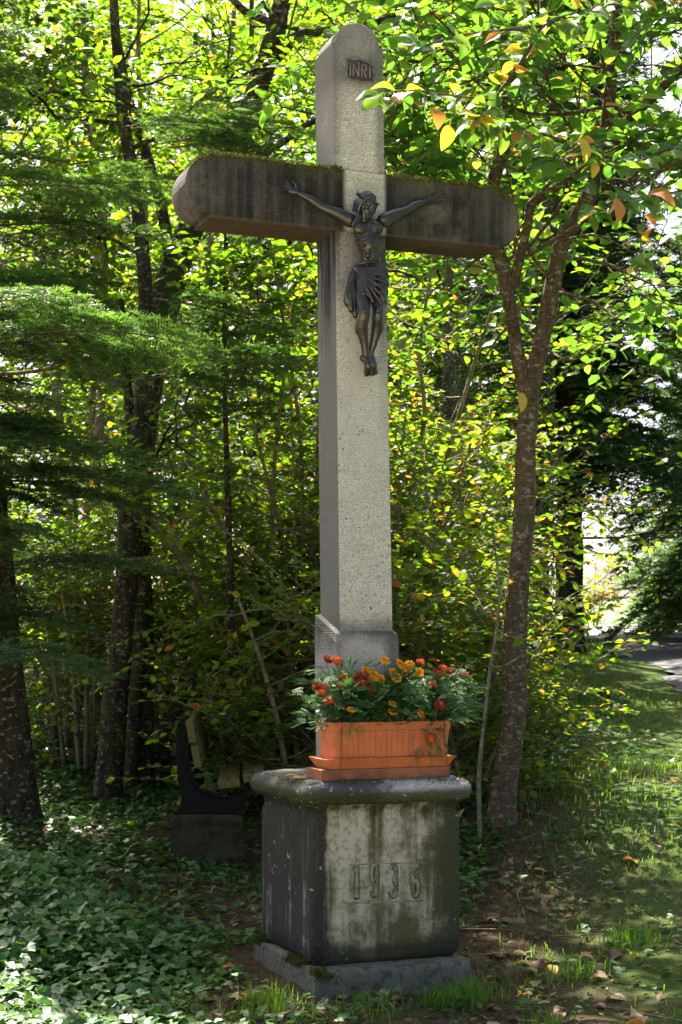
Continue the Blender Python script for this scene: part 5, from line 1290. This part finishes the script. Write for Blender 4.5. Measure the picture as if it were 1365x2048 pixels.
x, y = sample(N, 5, 16, 18, 60); e = x - road_left(y) - RW; k = inview(x, y, 1) & (e > .0) & (e < 2.5); x, y = x[k], y[k]
grass("verge_grass", "rough grass along the lane's right edge under the spruces", x, y, rng.uniform(.1, .35, len(x)), rng.uniform(.006, .012, len(x)), np.clip(rng.normal(.55, .2, len(x)), 0, 1))
N = 26000
x, y = sample(N, -.9, 2.4, 4.6, 9); k = inview(x, y) & clear_of_cross(x, y, -.01) & (rng.random(N) < np.clip(.25 + .55 * nz2(x, y, 3.3, 1), .03, .9) * np.where(y > 7, .45, 1)); x, y = x[k], y[k]
grass("turf_grass", "thin short turf with dry stalks in front of the pedestal", x, y, rng.uniform(.02, .07, len(x)) * (1 + .6 * (rng.random(len(x)) < .1)), rng.uniform(.0012, .0024, len(x)), np.clip(rng.normal(.55, .27, len(x)), 0, 1), .8)
xs, ys = [], []
for (cx_, cy_, n, s_) in ((.50, 6.12, 300, .05), (.42, 6.02, 120, .05), (-.28, 5.95, 160, .06), (.1, 5.86, 70, .10), (1.0, 6.5, 120, .06), (1.3, 6.9, 150, .06), (.75, 5.7, 80, .05)):
    xs.append(rng.normal(cx_, s_, n)); ys.append(rng.normal(cy_, s_ * .8, n))
x, y = np.concatenate(xs), np.concatenate(ys); k = clear_of_cross(x, y, -.02); x, y = x[k], y[k]
grass("grass_tufts", "fresh green grass tufts against the plinth corners", x, y, rng.uniform(.05, .13, len(x)), rng.uniform(.0016, .0028, len(x)), np.clip(rng.normal(.42, .15, len(x)), 0, 1))
# dry twigs
wd = Wood()
for _ in range(260):
    x, y = rng.uniform(-2.5, 2.6), rng.uniform(5, 12)
    if not inview(x, y) or not clear_of_cross(np.array([x]), np.array([y]), .1)[0]: continue
    az = rng.uniform(0, 2 * math.pi); l = rng.uniform(.06, .35); e = rng.uniform(0, .5) if y > 8 else .05; z = gz1(x, y) + .012
    wd.tube(np.array([[x, y, z], [x + math.cos(az) * l * .5, y + math.sin(az) * l * .5, z + e * l * .6], [x + math.cos(az) * l, y + math.sin(az) * l, z + e * l]]), (.004, .003, .0015), 4)
tag(link("dead_twigs", wd.mesh("dead_twigs"), M['bark_hazel']), "thin dead twigs lying among the litter", "twigs", None, "stuff")
# fallen leaves one by one
FL = {}
for kx, mt in enumerate(('dry_yellow', 'dry_orange', 'dry_brown', 'dry_tan')):
    for v in range(3): FL[mt, v] = mat_mesh(hero_leaf("fallen_leaf_shape", 20 + 3 * kx + v, (.5, .8, 1.1)[v] if mt in ('dry_brown', 'dry_tan') else (.2, .35, .5)[v], .55 + .08 * v), M[mt])
CN = {'dry_yellow': 'yellow', 'dry_orange': 'orange', 'dry_brown': 'curled dark brown', 'dry_tan': 'dry pale tan'}
def drop(x, y, sz, mt, zone, i):
    z = gz1(x, y) + .02; o = link("fallen_leaf", FL[mt, i % 3], None)
    o.location = (x, y, z); o.rotation_euler = (rng.normal(0, .3), rng.normal(.1, .25), rng.uniform(0, 6.28)); o.scale = (sz,) * 3
    tag(o, f"{CN[mt]} fallen leaf {zone}", "leaf", f"{CN[mt]} leaves {zone}")
i = 0
for cnt, x0, x1, y0, y1, zone, w in ((78, .55, 1.75, 5.0, 6.9, "on the thin turf beside the pedestal", (.12, .14, .50, .24)), (30, -.5, .7, 4.9, 5.9, "on the turf in front of the plinth", (.1, .15, .5, .25)), (34, .6, 2.3, 6.9, 10, "among the creepers on the bank", (.28, .2, .32, .2)), (18, -1.4, -.35, 5.2, 6.8, "on the sunlit ivy", (.4, .2, .2, .2)), (60, -1.3, .3, 7.4, 10, "under the trees round the bench", (.12, .4, .3, .18))):
    for _ in range(cnt):
        x, y = rng.uniform(x0, x1), rng.uniform(y0, y1)
        if not inview(np.array([x]), np.array([y]), .1)[0] or not clear_of_cross(np.array([x]), np.array([y]), .03)[0]: continue
        mt = rng.choice(['dry_yellow', 'dry_orange', 'dry_brown', 'dry_tan'], p=w)
        drop(x, y, rng.uniform(.05, .105), mt, zone, i); i += 1
